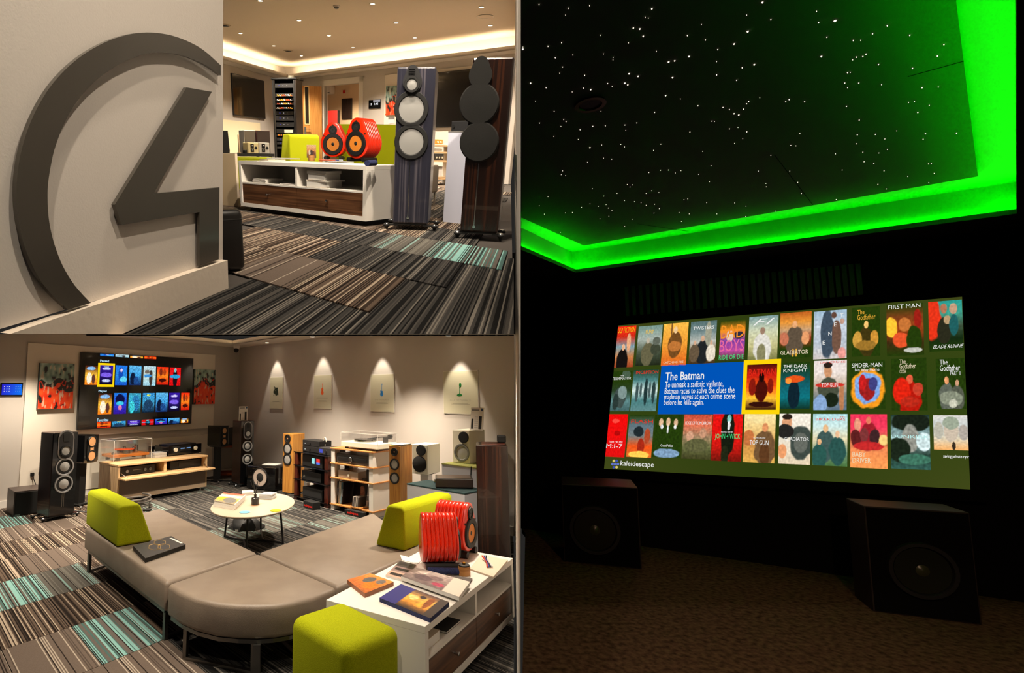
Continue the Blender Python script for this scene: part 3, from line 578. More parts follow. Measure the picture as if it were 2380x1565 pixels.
M,w=fr(1,(553,462),(620,452)); h=fp(1,M,580,366)[1]; o=thing('lime_bench',1,M@T(0,.02,0),'low lime felt bench under the dark table behind console','bench'); part(o,'seat',G().rbox(-w/2,w/2+.3,0,.45,.1,h,.03,3),lime,True); 
for s in(-1,1): part(o,'leg',G().box(s*w*.42-.02,s*w*.42+.02,.05,.09,0,.1),black)
# low dark table with monitor, boxed speakers, white cubes
M,w=fr(1,(500,440),(641,436)); zt=.5
z_=fp(1,M,600,357)[1]; tb_=thing('low_table',1,M,'dark low table along the grey wall beside the rack','table'); part(tb_,'top',G().box(-w/2-.3,w/2,0,.6,z_-.045,z_),dark)
for s in(-1,1): part(tb_,'leg',G().box(s*w*.46-.02,s*w*.46+.02,.05,.09,0,z_-.045),black); part(tb_,'leg',G().box(s*w*.46-.02,s*w*.46+.02,.5,.54,0,z_-.045),black)
def ont(px,py,ly): x,z=fp(1,M,px,py,ly); return x,z
def tbox(name,x0p,x1p,pt,ly,d,body,frontm,label,cat,inset=.008):
    x0,_=ont(x0p,(pt+355)/2,ly); x1,_=ont(x1p,(pt+355)/2,ly); _,zt=ont((x0p+x1p)/2,pt,ly); o=thing(name,1,M@T((x0+x1)/2,ly,z_+.001),label,cat); w=x1-x0; h=zt-z_
    part(o,'cabinet',G().rbox(-w/2,w/2,0,d,0,h,.006),body); part(o,'grille',G().box(-w/2+inset,w/2-inset,-.01,0,inset,h-inset),frontm); return o,w,h
o,w,h=tbox('boxed_speaker',568,594,303,.32,.2,white,mat('grey_grille',(96,88,78),.9),'tall white speaker with a taupe grille on the low table','speaker')
o,w,h=tbox('boxed_speaker',597,628,304,.3,.2,mahog,mat('brown_grille',(52,38,30),.9),'tall mahogany speaker with a brown grille on the low table','speaker')
for a,b,mm,lab in ((576,600,mat('cream_cube',(244,226,170),.5),'cream cube speaker with two square drivers on low table'),(602,626,mat('grey_cube',(206,200,190),.5),'pale grey cube speaker with two square drivers on low table')):
    o,w,h=tbox('cube_speaker',a,b,332,.05,.18,mm,mm,lab,'speaker',.004)
    for zf in(.3,.7): q=part(o,'square_driver',G().rbox(-w*.27,w*.05,-.016,-.01,h*zf-w*.16,h*zf+w*.16,.01),blackg); part(q,'dome',G().sph(w*.07,T(-w*.11,-.018,h*zf)),grey,True)
    driver(o,w*.24,h*.5,w*.13,-.01,black,dark,dark,'tweeter',cr=.6)
x,_=ont(521,350,.2); x2,zz2=ont(530,304,.2); o=thing('desk_monitor',1,M@T(0,.2,z_+.001),'dark monitor standing at the end of the low table','monitor'); part(o,'screen_shell',G().prism([(x-.25,0.02),(x2+.01,.02),(x2-.005,zz2-z_),(x-.25,zz2-z_)],0,.03),black); part(o,'foot',G().box(x-.2,x2-.02,-.06,.1,0,.02),black)
x,_=ont(556,352,.1); _,zz3=ont(557,314,.1); one('pole_speaker',1,M@T(x,.1,z_+.001),G().cyl(.03,0,.012,16).lathe([(.014,.012),(.012,zz3-z_),(.004,zz3-z_+.01)],12),mat('tan_metal',(200,170,130),.4),'slim tan pole standing on the low table against the cream board','pole',smooth=True)
x,_=ont(571.5,352,.08); one('desk_puck',1,M@T(x,.08,z_+.001),G().rbox(-.02,.02,0,.08,0,.05,.008),black,'small black desk box beside the cream cube speaker','box')
# beige screen panel and black pouf beside the emblem wall
M,w=fr(1,(517,478),(553,482)); h=fp(1,M,540,357)[1]; o=thing('beige_screen',1,M,'plain beige upright board standing behind the emblem wall','board'); part(o,'board',G().rbox(-w/2-.2,w/2,0,.03,.0,h,.004),mat('beige_laminate',(206,182,146),.5)); part(o,'edge_band',G().box(w/2,w/2+.004,0,.03,0,h),paperc)
M,w=fr(1,(530,638),(574,632)); h=fp(1,M,555,487)[1]; o=thing('black_pouf',1,M,'black leather box pouf on the carpet behind the plinth','pouf'); part(o,'body',G().rbox(-w/2-.12,w/2,0,.5,.01,h,.03,3),mat('black_leather',(14,12,11),.35),True); part(o,'top_seam',G().rbox(-w/2-.122,w/2+.002,-.002,.502,h-.05,h-.046,.001),black)
# pale plinth with amplifier, chair and shelf seen between the towers
M,w=fr(1,(1029,517),(1071,522)); h=fp(1,M,1050,306)[1]; o=thing('display_plinth',1,M,'pale grey plinth between the slate and ebony towers','plinth'); part(o,'body',G().rbox(-w/2,w/2+.1,0,.3,0,h,.003),mat('lilac_white',(206,208,226),.45)); part(o,'top_edge',G().box(-w/2,w/2+.1,-.002,.3,h-.006,h+.002),grey)
x0,_=fp(1,M,1048,303,.05); _,zt=fp(1,M,1060,282,.05); o=thing('amplifier',1,M@T(0,.05,h+.003),'dark amplifier box on top of the pale grey plinth','amplifier'); part(o,'case',G().rbox(x0,x0+.26,0,.2,0,zt-h,.006),dark); part(o,'knob',G().cyl(.012,0,.01,14,T(x0+.03,0,(zt-h)*.5)@FACE),black,True)
M,w=fr(1,(1009,432),(1032,431)); 
sh=thing('equipment_shelf',1,M@T(.1,.0,0),'open wooden hi-fi shelf glimpsed between the two towers','shelf')
kz=lambda py: fp(1,M,1020,py)[1]
for py in (338,354,374,415): z=kz(py); part(sh,'shelf_board',G().box(-w,w*1.6,0,.4,z-.02,z+.01),oakp)
for s in(-1,1.6): part(sh,'upright',G().box(s*w-.02,s*w+.02,.1,.4,0,kz(330)),white)
def kit(px0,px1,py0,py1,m,label,nm,cat,knobs=()):
    x0,zt=fp(1,M,px0,py0,.05); x1,zb=fp(1,M,px1,py1,.05); o=thing(nm,1,M@T((x0+x1)/2+.0,.05,zb),label,cat); part(o,'case',G().rbox(-(x1-x0)/2,(x1-x0)/2,0,.25,0,zt-zb,.006),m)
    for q in knobs: part(o,'knob',G().cyl(.018,0,.014,14,T(q*(x1-x0),0,(zt-zb)*.4)@FACE),cream,True)
kit(1010,1031,357,372,blackg,'black receiver with three pale knobs on the glimpsed shelf','receiver','receiver',(-.3,0,.3)); kit(1012,1028,345,351,white,'small white hi-fi box on the glimpsed shelf','hifi_box','box'); kit(1012,1029,324,335,orange,'orange turntable on top of the glimpsed shelf','turntable','turntable',(-.2,.2))
M,w=fr(1,(1004,482),(1016,480)); h=fp(1,M,1012,384)[1]; o=thing('low_chair',1,M,'taupe low chair peeping out behind the slate tower','chair'); part(o,'backrest',G().rbox(-w-.1,w/2,0,.06,.16,h,.02,3),taupe,True); part(o,'seat',G().rbox(-w-.1,w/2-.02,.05,.4,.16,.24,.02),taupe,True)
for s in(-w-.08,w/2-.03): part(o,'leg',G().box(s,s+.02,.02,.04,0,.16),chrome)
# small things on top of the rack
o=thing('cable_bundle',1,RM@T(.12,.06,rz+.034),'loose pale bundle of cables on top of the rack','cable bundle')
for q in range(4): part(o,'cable',G().tube([(.07*math.cos(a_*.8+q),.05*math.sin(a_*.8+q)+.1,.012+.012*q+.006*math.sin(a_*2)) for a_ in range(9)],.011,6),cream,True)
# ================================================================ ROOM 2: hi-fi lounge
CO=fl(2,550,1098.7); LA=fl(2,-60,1192.3); RA=fl(2,1195,1246.4)
ZW=2.48
WL,wL=wallframe(LA,CO); WR,wR=wallframe(CO,RA)        # television wall, poster wall
uL=(CO-LA).normalized(); uR=(RA-CO).normalized()
# walls are cut where the upper storey's underside passes over them
def wallpoly(Mw,pix,y0,y1,name,m):
    pts=[fp(2,Mw,*p) for p in pix]; struct(name,G().prism(pts,y0,y1),m,2,Mw)
zc=lambda px,py,Mw:fp(2,Mw,px,py)
def knee(Mw,lo,hi):                                    # where the cut line reaches the flat ceiling height
    for _ in range(50):
        m=(lo+hi)/2
        if zc(m,777.6,Mw)[1]<ZW: lo=m
        else: hi=m
    return zc(lo,777.6,Mw)[0]
struct('wall_back',G().prism([(0,0),(wL,0),(wL,ZW+.02),(knee(WL,-60,540),ZW+.02),zc(-60,777.6,WL)],0,.1),wallg,2,WL)
struct('wall_right',G().prism([(0,0),(wR,0),zc(1195,777.6,WR),(knee(WR,1195,560),ZW+.02),(0,ZW+.02)],0,.1),wallg,2,WR)
# flat ceiling rim at the back and the sloping underside of the storey above
def ondown(px,d): return at(px,777.4,d)
dS=(ZW-EYE)*F_/(910-777.4)/math.cos(0)                 # depth at which the sloping soffit meets the flat ceiling
def sof(px,y):                                         # point of the soffit at floor depth y
    r=ray(px,777.4); return EYEP+r*(y/r.y)
ym=(ZW-EYE)/(ray(600,777.4).z/ray(600,777.4).y)
g=G(); P=[sof(-70,1.75),sof(1195,1.75),sof(1195,ym),sof(-70,ym)]
P2=[EYEP+ray(px_,776.7)*(y_/ray(px_,776.7).y) for px_,y_ in ((-70,1.75),(1195,1.75),(1195,ym),(-70,ym))]
g.add(P+P2,[(0,1,2,3),(7,6,5,4),(0,4,5,1),(1,5,6,2),(2,6,7,3),(3,7,4,0)]); ceil2=struct('ceiling',g,ceilm,2)
Pc=[V((P[3].x,ym,ZW)),V((P[2].x,ym,ZW)),CO+uR*9+V((0,.3,0)),CO+V((0,.3,0)),CO-uL*9+V((0,.3,0))]
def clipy(pts):   # keep the flat rim behind the soffit line
    out=[]
    for i in range(len(pts)):
        a,b=pts[i],pts[(i+1)%len(pts)]
        if a.y>=ym-1e-6: out.append(a)
        if (a.y-ym)*(b.y-ym)<-1e-9: t=(ym-a.y)/(b.y-a.y); out.append(a+(b-a)*t)
    return out
tri=clipy([CO+V((0,.12,0))-uL*12,CO+V((0,.12,0)),CO+V((0,.12,0))+uR*12])
sw=mat('soffit_white',(236,228,216),.7)
la,lcc,lb=[fl(2,*p,ZW) for p in ((262,777.8),(541.5,800.5),(690,777.8))]
ea,eb=[p for p in tri if abs(p.y-ym)<1e-3]; 
if ea.x>eb.x: ea,eb=eb,ea
struct('ceiling',G().slab([(p.x,p.y) for p in (ea,CO+V((0,.12,0)),eb,lb,lcc,la)],ZW,ZW+.02),sw,2)
gg=V((0,0,.25)); struct('ceiling',G().slab([(p.x,p.y) for p in (la+V((-.4,0,0)),lcc+V((0,.5,0)),lb+V((.4,0,0)))],ZW+.22,ZW+.25),sw,2)
for a_,b_ in ((la,lcc),(lcc,lb)):
    M=basis(V((a_.x,a_.y,0)),b_-a_); l=(b_-a_).length; o=struct('trim_3',G().box(0,l,0,.03,ZW,ZW+.07),sw,2,M); part(o,'led_strip',G().box(.1,l-.1,.06,.08,ZW+.02,ZW+.05),led,label='warm white led strip')
# cove rim near the corner: pale fascia
lc=fl(2,541.5,799,ZW-.02)
# floor and carpet tiles
g=G().slab([(p.x,p.y) for p in (fl(2,-400,1680),fl(2,1194,1680),RA+V((0,.05,0)),CO+V((0,.1,0)),LA-uL*1.5)],-.05,-.006)
floor2=struct('floor',g,mat('floor_underlay',(60,54,50),.9),2)
T0=V((-1.999,3.845,0)); ta2=uL*.42; tb2=uR*.69
def keep2(m):
    q=pxy(2,m)
    if not(-90<q[0]<1230 and 1090<q[1]<1650): return False
    if any(pxy(2,m+ta2*a*.5+tb2*b*.5)[0]>1205 for a in(-1,1) for b in(-1,1)): return False
    l=WL.inverted()@m; k=WR.inverted()@m
    return l.y<-.2 and k.y<-.2
def pick2(i,j,m):
    q=pxy(2,m)
    for x,y,rx,ry in((268,1480,55,40),(45,1385,60,28),(40,1207,50,12),(735,1218,45,14)):
        if abs(q[0]-x)<rx and abs(q[1]-y)<ry: return 'teal'
    if abs(q[0]-165)<45 and abs(q[1]-1345)<22: return 'mist'
    if q[0]>330 and q[1]<1330: return R_.choice(['dark','dark','mist','dark'])
    if q[0]>900: return 'dark'
    if q[1]>1500: return 'plain' if q[0]<420 else 'dark'
    return R_.choice(['brown','brown','plain','brown','plain'])
g=G().slab([(p.x,p.y) for p in (fl(2,860,1690),fl(2,1194,1690),fl(2,1194,1260),fl(2,1050,1260))],-.006,-.001); e=part(floor2,'carpet_edge_strip',g,CT['dark'])
xb=tb2.normalized(); xa=V((xb.y,-xb.x,0)); Mx=X(((xa.x,xb.x,0,0),(xa.y,xb.y,0,0),(0,0,1,0),(0,0,0,1))); e.data.transform(Mx.inverted()); e.matrix_local=Mx
tiles(2,floor2,T0,ta2,tb2,(-26,34),(-16,26),pick2,keep2,half=False)
struct('baseboard_back',G().box(0,wL,-.018,0,0,.1),white,2,WL); struct('baseboard_right',G().box(0,wR,-.018,0,0,.1),white,2,WR)
# lamps: recessed downlights in the soffit, wall washers over the posters
pr2=None; TS=X.Rotation(math.atan(ray(600,777.4).z/ray(600,777.4).y),4,'X')
def soflamp(px,y,e,D=(0,0,-1),size=110,blend=.8,lab='round recessed downlight in the lounge ceiling'):
    global pr2
    p=sof(px,y)-V((0,0,.0024))
    if pr2 is None:
        pr2=thing('ceiling_downlight',2,X.Translation(p)@TS,lab,'downlight','downlights in the lounge ceiling'); part(pr2,'rim',G().lathe([(.048,.012),(.05,.002),(.036,.002),(.034,.012)],18,None,True),white,True); part(pr2,'lens',G().cyl(.034,.0035,.01,16),lampg)
    else: copytree(pr2,X.Translation(p)@TS)
    spot(2,p-V((0,0,.01)),D,e,size,blend,.05)
LR2=330.
for px,y,e in [(150,3.2,.35),(520,3.0,.35),(900,2.9,.16),(60,5.2,1),(420,5.2,.55),(760,5.0,.5),(1080,4.4,.6),(100,7.2,.9),(380,7.4,1.7),(640,7.6,1.9),(880,6.6,1.2)]: soflamp(px,y,LR2*e)
posters=[(643,626,660,876,949,878,945),(749.5,728,773,871,949,873,951),(888.5,859,918,869,956,870,960),(1071,1028,1113,861,961,863,965)]
ww=[]
for k,(cx,x0,x1,t0,b0,_,_) in enumerate(posters):
    X0,ztop=fp(2,WR,x0+3,t0); X1,_=fp(2,WR,x1-1,t0); _,zb=fp(2,WR,cx,(b0+2)); _,zt=fp(2,WR,cx,t0+1); ww.append(((X0+X1)/2,X1-X0,zb,zt))
for k,(xm,w,zb,zt) in enumerate(ww):
    zl=min(ZW-.03,[2.44,2.40,2.3,2.22][k])
    P=WR@V((xm,-.22,0)); sz=EYE+(ray(600,777.4).z/ray(600,777.4).y)*P.y-.02; P.z=min(ZW-.012,sz)
    c=copytree(pr2,X.Translation(P)); c['label']='recessed wall washer lamp above %s poster'%['the drum kit','the orange violin','the blue guitar','the green microphone'][k]; c['category']='downlight'; 
    spot(2,P-V((0,0,.012)),WR.to_3x3()@V((0,.17,-1)),40,52,.35,.025,(1,.88,.7))
# posters
inks=[(22,40,24),(240,96,26),(36,120,190),(16,110,44)]
names=[('drum_kit_poster','cream poster printed with a dark green drum kit',None),('violin_poster','cream poster printed with a small orange violin','NICCOLO PAGANINI'),('guitar_poster','cream poster printed with a small blue electric guitar','JIMI HENDRIX'),('microphone_poster','cream poster printed with a small green stand microphone','ELLA FITZGERALD')]
pap=mat('poster_paper',(196,190,164),.35); faint=mat('faint_ink',(166,160,138),.6)
for k,(xm,w,zb,zt) in enumerate(ww):
    nm,lab,tx=names[k]; h=zt-zb; M=WR@T(xm,0,zb); o=thing(nm,2,M,lab,'poster','music posters on the grey wall'); part(o,'board',G().box(-w/2,w/2,-.012,-.001,0,h),white); part(o,'print_sheet',G().box(-w/2+.006,w/2-.006,-.014,-.012,.006,h-.006),pap)
    ink=mat('ink_%d'%k,inks[k],.5); c=h*.55; u=h*.1; g=G(); y0,y1=-.0155,-.0141
    def disc(x,z,rx,rz,n=20): g.prism([(x+rx*math.cos(2*math.pi*q/n),z+rz*math.sin(2*math.pi*q/n)) for q in range(n)],y0,y1)
    def bar(x0,z0,x1,z1,t):
        d=V((x1-x0,z1-z0)).normalized(); nx,nz=-d.y*t/2,d.x*t/2; g.prism([(x0+nx,z0+nz),(x1+nx,z1+nz),(x1-nx,z1-nz),(x0-nx,z0-nz)],y0,y1)
    if k==0:
        disc(.25*u,-.35*u+c,.95*u,.95*u); g.prism([(-.9*u,c+.3*u),(-.1*u,c+.3*u),(-.1*u,c+.95*u),(-.9*u,c+.95*u)],y0,y1); g.prism([(.0,c+.5*u),(.9*u,c+.5*u),(.9*u,c+1.2*u),(0,c+1.2*u)],y0,y1); disc(-1.1*u,c-.2*u,.45*u,.7*u); bar(-1.4*u,c+1.5*u,-.4*u,c+1.2*u,.22*u); bar(.9*u,c+.4*u,1.4*u,c-1.2*u,.1*u); bar(-1.2*u,c-.9*u,-1.5*u,c-1.3*u,.1*u)
    elif k==1: disc(0,c-.75*u,.62*u,.62*u); disc(0,c+.15*u,.5*u,.55*u); disc(0,c-.3*u,.36*u,.4*u); bar(0,c+.5*u,0,c+1.7*u,.16*u); disc(0,c+1.75*u,.13*u,.22*u)
    elif k==2: disc(0,c-.85*u,.62*u,.55*u); disc(-.05*u,c-.3*u,.42*u,.4*u); bar(-.35*u,c-.3*u,-.5*u,c+.15*u,.2*u); bar(.3*u,c-.3*u,.48*u,c+.1*u,.2*u); bar(0,c-.1*u,.08*u,c+1.6*u,.14*u); bar(.08*u,c+1.55*u,.14*u,c+1.95*u,.24*u)
    else: disc(-.2*u,c-1.15*u,.75*u,.3*u); bar(-.2*u,c-1.1*u,-.02*u,c+.9*u,.17*u); disc(.05*u,c+1.15*u,.34*u,.5*u); bar(-.18*u,c+.75*u,.28*u,c+.8*u,.24*u); bar(-.12*u,c+.4*u,.0*u,c+.9*u,.3*u)
    part(o,'picture',g,ink)
    if tx: text(o,'title_text',tx,faint,-w*.3,w*.3,h*.3,h*.335,-.0146)
    for q,(a_,b_) in enumerate(((.24,.22),(.225,.26))): part(o,'caption_line',G().box(-w*b_,w*b_,-.0146,-.014,h*a_-.004,h*a_+.004),faint)
# television wall: white boards, television, canvases, touch panel
bx0,bz1=fp(2,WL,64,797.5); bx1,_=fp(2,WL,498,826); _,bz0=fp(2,WL,501,993.5)
bz1=(bz1+fp(2,WL,496,825)[1])/2
struct('trim_1',G().box(bx0,bx1,-.03,0,bz0,bz1).box(bx0,fp(2,WL,190,900)[0],-.03,0,.12,bz0),mat('white_board',(236,226,212),.45),2,WL)
lx0,_=fp(2,WL,228,1035); lx1,lz1=fp(2,WL,492,1009); struct('trim_2',G().box(lx0-.2,lx1,-.028,0,.1,lz1),mat('cream_low_board',(244,234,216),.5),2,WL)
MT=WL@T(0,-.05,0)
tx0=(fp(2,MT,171.5,817)[0]+fp(2,MT,192.4,998.6)[0])/2; tx1=(fp(2,MT,442.9,834)[0]+fp(2,MT,447.5,984)[0])/2
tz1=(fp(2,MT,171.5,817)[1]+fp(2,MT,442.9,834)[1])/2; tz0=(fp(2,MT,192.4,998.6)[1]+fp(2,MT,447.5,984.4)[1])/2
tvo=thing('wall_television',2,MT,'large television on a white board showing rows of film covers','television')
part(tvo,'body',G().rbox(tx0,tx1,-.03,.02,tz0,tz1,.006),blackg); part(tvo,'bracket',G().box((tx0+tx1)/2-.3,(tx0+tx1)/2+.3,.001,.0195,tz0+.3,tz1-.3),dark)
# map photo pixels of the television picture to its face through the four corners
def homog(src,dst):
    import numpy as np
    A=[]
    for (x,y),(u,v) in zip(src,dst): A+=[[x,y,1,0,0,0,-u*x,-u*y,-u],[0,0,0,x,y,1,-v*x,-v*y,-v]]
    h=np.linalg.svd(np.array(A,float))[2][-1].reshape(3,3)
    def f(x,y):
        q=h@np.array([x,y,1.]); return float(q[0]/q[2]),float(q[1]/q[2])
    return f
tvm=homog([(171.5,817),(442.9,834),(447.5,984.4),(192.4,998.6)],[(tx0,tz1),(tx1,tz1),(tx1,tz0),(tx0,tz0)])
yel=glow('selection_yellow',(255,214,10),1.); skyt=glow('pale_blue_text',(190,228,250),1.); wtxt=glow('white_text',(246,246,246),1.)
def tile_(p,m_,n,x0,y0,x1,y1,fn,y=-.0312,nx=12,ny=16,mt=None):
    a=m_(x0,y0); b=m_(x1,y1); xa_,xb_,za_,zb_=a[0],b[0],b[1],a[1]
    return picture(p,n,fn,nx,ny,screenm,rect(xa_,xb_,za_,zb_,y)),(xa_,xb_,za_,zb_)
or_=scene_print; cov=dict(
 a=or_(1,[(236,120,20),(250,190,60),(60,20,14)],[(.35,.35,.2,.3,(250,230,200)),(.7,.3,.14,.25,(90,50,40)),(.5,.85,.36,.09,(130,180,230))]),
 b=or_(2,[(10,8,30),(40,20,110),(50,24,150)],[(.5,.5,.42,.12,(120,90,220)),(.5,.2,.34,.06,(190,200,250)),(.5,.82,.3,.06,(200,190,255))]),
 c=or_(3,[(20,80,190),(40,130,210),(30,110,220)],[(.45,.55,.2,.34,(16,70,170)),(.5,.75,.1,.09,(210,190,220)),(.7,.3,.3,.14,(90,200,230))]),
 d=or_(4,[(20,40,90),(60,150,210),(90,170,220)],[(.3,.35,.2,.3,(14,24,50)),(.6,.25,.2,.2,(30,70,130))],.3),
 e=or_(5,[(150,200,220),(190,210,200),(170,200,210)],[(.6,.4,.14,.4,(60,50,44)),(.35,.5,.3,.08,(60,140,210)),(.3,.7,.2,.1,(110,100,90))]),
 f=or_(6,[(190,20,10),(250,130,30),(230,40,14)],[(.35,.7,.14,.2,(120,40,20)),(.65,.7,.12,.18,(160,60,20)),(.5,.25,.3,.1,(60,14,10))]),
 g=or_(7,[(200,10,14),(225,24,24),(210,16,20)],[(.5,.4,.2,.5,(24,14,20)),(.5,.5,.44,.1,(40,150,200)),(.5,.85,.1,.12,(120,190,190))]),
 h=or_(8,[(50,20,140),(40,60,200),(30,120,220)],[(.5,.7,.36,.24,(14,16,60)),(.5,.5,.3,.1,(60,190,220)),(.5,.3,.14,.12,(220,120,160))]),
 i=or_(9,[(20,50,60),(50,170,200),(60,150,180)],[(.6,.5,.3,.4,(40,110,160)),(.3,.3,.2,.3,(60,190,200))],.35),
 j=or_(10,[(14,30,50),(60,150,190),(50,130,190)],[(.5,.35,.4,.3,(30,60,90)),(.5,.88,.16,.05,(210,220,80))],.4))
rows=[[(187,850,221,897,'a'),(259.4,850,291,898,'c'),(292,850.4,324,898,'d'),(326.3,852,358,899,'e'),(358,854,387.6,897,'f'),(388.3,855.7,416,899,'g')],
 [(228.7,917.4,264,963.7,'a'),(264.5,916,297.5,963,'h'),(298.5,916.4,330,961.6,'i'),(331,916,361,959.4,'j'),(361.6,915.5,390.9,958.3,'d'),(391.8,915.5,417.5,957,'b'),(419.7,915.5,440.3,954.4,'f')],
 [(235,981.5,267,993,'f'),(269,980,300,991,'j'),(303.5,978,332,988.5,'b'),(335,976.3,362.7,987,'g'),(365,974.6,392,985.5,'h'),(394,973,420,984,'d'),(423,973.5,440,982.5,'a')],
 [(218,821.5,252,829,'c'),(255,823,288,831,'e'),(291,826,322,833.5,'a'),(325,828,354,836,'f')]]
for row in rows:
    for x0,y0,x1,y1,k in row: tile_(tvo,tvm,'film_cover_tile',x0,y0,x1,y1,cov[k],ny=16 if y1-y0>20 else 5)
a=tvm(216.5,844); b=tvm(262,902); part(tvo,'selection_frame',G().box(a[0],b[0],-.0316,-.031,b[1],a[1]),yel); pc_,bb=tile_(tvo,tvm,'film_cover_tile',222,849.5,257.5,896.5,cov['b'],-.0322)
for s_,x0,x1,y0,y1 in (('Paused',220,242,836,842.6),('Played',227,246.5,909,915),('Favorites',234,260,974,979.6)):
    a=tvm(x0,y0); b=tvm(x1,y1); text(tvo,'row_title',s_,skyt,a[0],b[0],b[1],a[1],-.0318,bold=.02)
a=tvm(231,852); b=tvm(249,861); text(tvo,'cover_text','HANS\nZIMMER',skyt,a[0],b[0],b[1],a[1],-.0326,bold=.01)
for nm,c4,seed,lab in (('canvas_painting',[(84,844),(165,846),(177,949.5),(97,951)],5.,'abstract red and teal canvas between touch panel and lit television'),('canvas_painting',[(449,859),(498.5,860),(501.5,938),(453,942)],9.,'abstract red and teal canvas by the room corner next to the lit television')):
    q=[fp(2,WL,*p,-.08) for p in c4]; x0=(q[0][0]+q[3][0])/2; x1=(q[1][0]+q[2][0])/2; z1_=(q[0][1]+q[1][1])/2; z0_=(q[2][1]+q[3][1])/2
    o=thing(nm,2,WL,lab,'painting'); part(o,'stretcher',G().box(x0,x1,-.08,-.0305,z0_,z1_),mat('canvas_edge',(60,70,66),.8)); picture(o,'print',abstract(seed,.58 if seed<6 else .66),34,44,printm,rect(x0,x1,z0_,z1_,-.081))
x0,z1_=fp(2,WL,1,890); x1,z0_=fp(2,WL,51,920.5); o=thing('touch_panel',2,WL,'blue lit touch panel fixed to the grey wall','touch panel'); part(o,'body',G().rbox(x0,x1,-.022,-.001,z0_,z1_,.006),blackg)
w=x1-x0;h=z1_-z0_; picture(o,'screen',lambda u,v:mix((40,30,190),(20,110,230),u*.9+.2*(1-v)),8,6,screenm,lambda u,v:(x0+w*(.05+.9*u),-.0225,z0_+h*(.08+.82*v)))
for i in range(3):
    for j in range(4): part(o,'icon',G().box(x0+w*(.14+.11*i),x0+w*(.18+.11*i),-.0232,-.0226,z0_+h*(.3+.13*j),z0_+h*(.35+.13*j)),wtxt); part(o,'icon',G().box(x0+w*(.66+.09*i),x0+w*(.69+.09*i),-.0232,-.0226,z0_+h*(.3+.13*j),z0_+h*(.335+.13*j)),skyt)
P=fl(2,544,803,ZW); o=thing('security_camera',2,T(P.x+.02,P.y+.12,ZW),'white dome security camera in the ceiling corner','security camera'); part(o,'base',G().lathe([(.06,0),(.06,-.03),(.045,-.07)],18),white,True); part(o,'lens_ball',G().sph(.05,T(0,-.015,-.085)),black,True)
x0,z1_=fp(2,WL,63,1092); x1,z0_=fp(2,WL,82,1109); 
for i,(a,b) in enumerate(((63,82),(83,100))):
    x0=fp(2,WL,a,1100)[0]; x1=fp(2,WL,b,1100)[0]; o=thing('wall_socket',2,WL,['white double wall socket above the dark subwoofer','white wall socket with black plug behind the ebony tower'][i],'socket'); part(o,'plate',G().rbox(x0,x1,-.012,-.001,z0_,z1_,.003),white); part(o,'plug',G().rbox((x0+x1)/2-.025,(x0+x1)/2+.025,-.05,-.012,z0_+.02,z0_+.07,.006),black)
    if i==0: part(o,'lead',G().tube([((x0+x1)/2,-.05,z0_+.03),((x0+x1)/2+.03,-.1,z0_-.1),((x0+x1)/2+.05,-.1,z0_-.3)],.006,6),black,True)
# ================================================================ ROOM 2 furniture
def frd(r,a,b,z=0.): M,w=fr(r,a,b,z); return M,w
def hgt(M,px,py,ly=0.): return fp(2,M,px,py,ly)[1]
# ---- corner seating: two benches and a quarter round, taupe leather on chrome sled legs
ZS,ZB=.39,.2
def bench(pix,label,name,cat='bench',legs=True,frame=((0,1),(2,3))):
    P=[fl(2,*p,ZS) for p in pix]; o=thing(name,2,T(P[0].x,P[0].y,0),label,cat); L=[p-V((P[0].x,P[0].y,0)) for p in P]
    b=part(o,'seat',G().slab([(p.x,p.y) for p in L],ZB,ZS),taupe); md=b.modifiers.new('bevel','BEVEL'); md.width=.028; md.segments=3; md.limit_method='ANGLE'; md.angle_limit=math.radians(50)
    for p in b.data.polygons: p.use_smooth=True
    part(o,'base_rail',G().slab([((p.x-sum(q.x for q in L)/len(L))*.94+sum(q.x for q in L)/len(L),(p.y-sum(q.y for q in L)/len(L))*.94+sum(q.y for q in L)/len(L)) for p in L],ZB-.022,ZB),steel)
    return o,L
def sled(o,p,q,t=.025):
    M=basis(p,q-p); l=(q-p).length; g=G(); g.box(0,t,-t/2,t/2,0,ZB-.022); g.box(l-t,l,-t/2,t/2,0,ZB-.022); g.box(t,l-t,-t/2,t/2,0,t); part(o,'sled_leg',g,steel,L=M)
m1=[(385,1354),(599,1284.5),(374,1181),(197,1226)]
o,L=bench(m1,'long taupe leather bench with the lime back and black notebook','leather_bench')
c=sum(L,V((0,0,0)))/4
def inn(p,f=.93): return V((c.x+(p.x-c.x)*f,c.y+(p.y-c.y)*f,0))
sled(o,inn(L[0]),inn(L[1])); sled(o,inn(L[3]),inn(L[2]))
arcp=[(388.5,1358.5),(416,1376),(453.7,1391),(504,1402.6),(554.6,1407),(600,1408),(640,1406),(680,1400),(730,1388),(784,1366)]
o,L=bench([(600,1286)]+arcp,'quarter round taupe leather seat joining the two benches','corner_seat','seat')
c=sum(L,V((0,0,0)))/len(L); sled(o,inn(L[2],.9),inn(L[6],.86)); sled(o,inn(L[0],.75),inn(L[9],.85))
f=inn(L[6],.98); part(o,'front_leg',G().box(f.x-.02,f.x+.02,f.y-.015,f.y+.015,0,ZB-.02),steel)
o,L=bench([(601,1284),(785,1364),(990,1277),(868,1191.5)],'taupe leather bench running along the white console','leather_bench')
c=sum(L,V((0,0,0)))/4; sled(o,inn(L[0]),inn(L[1])); sled(o,inn(L[3]),inn(L[2]))
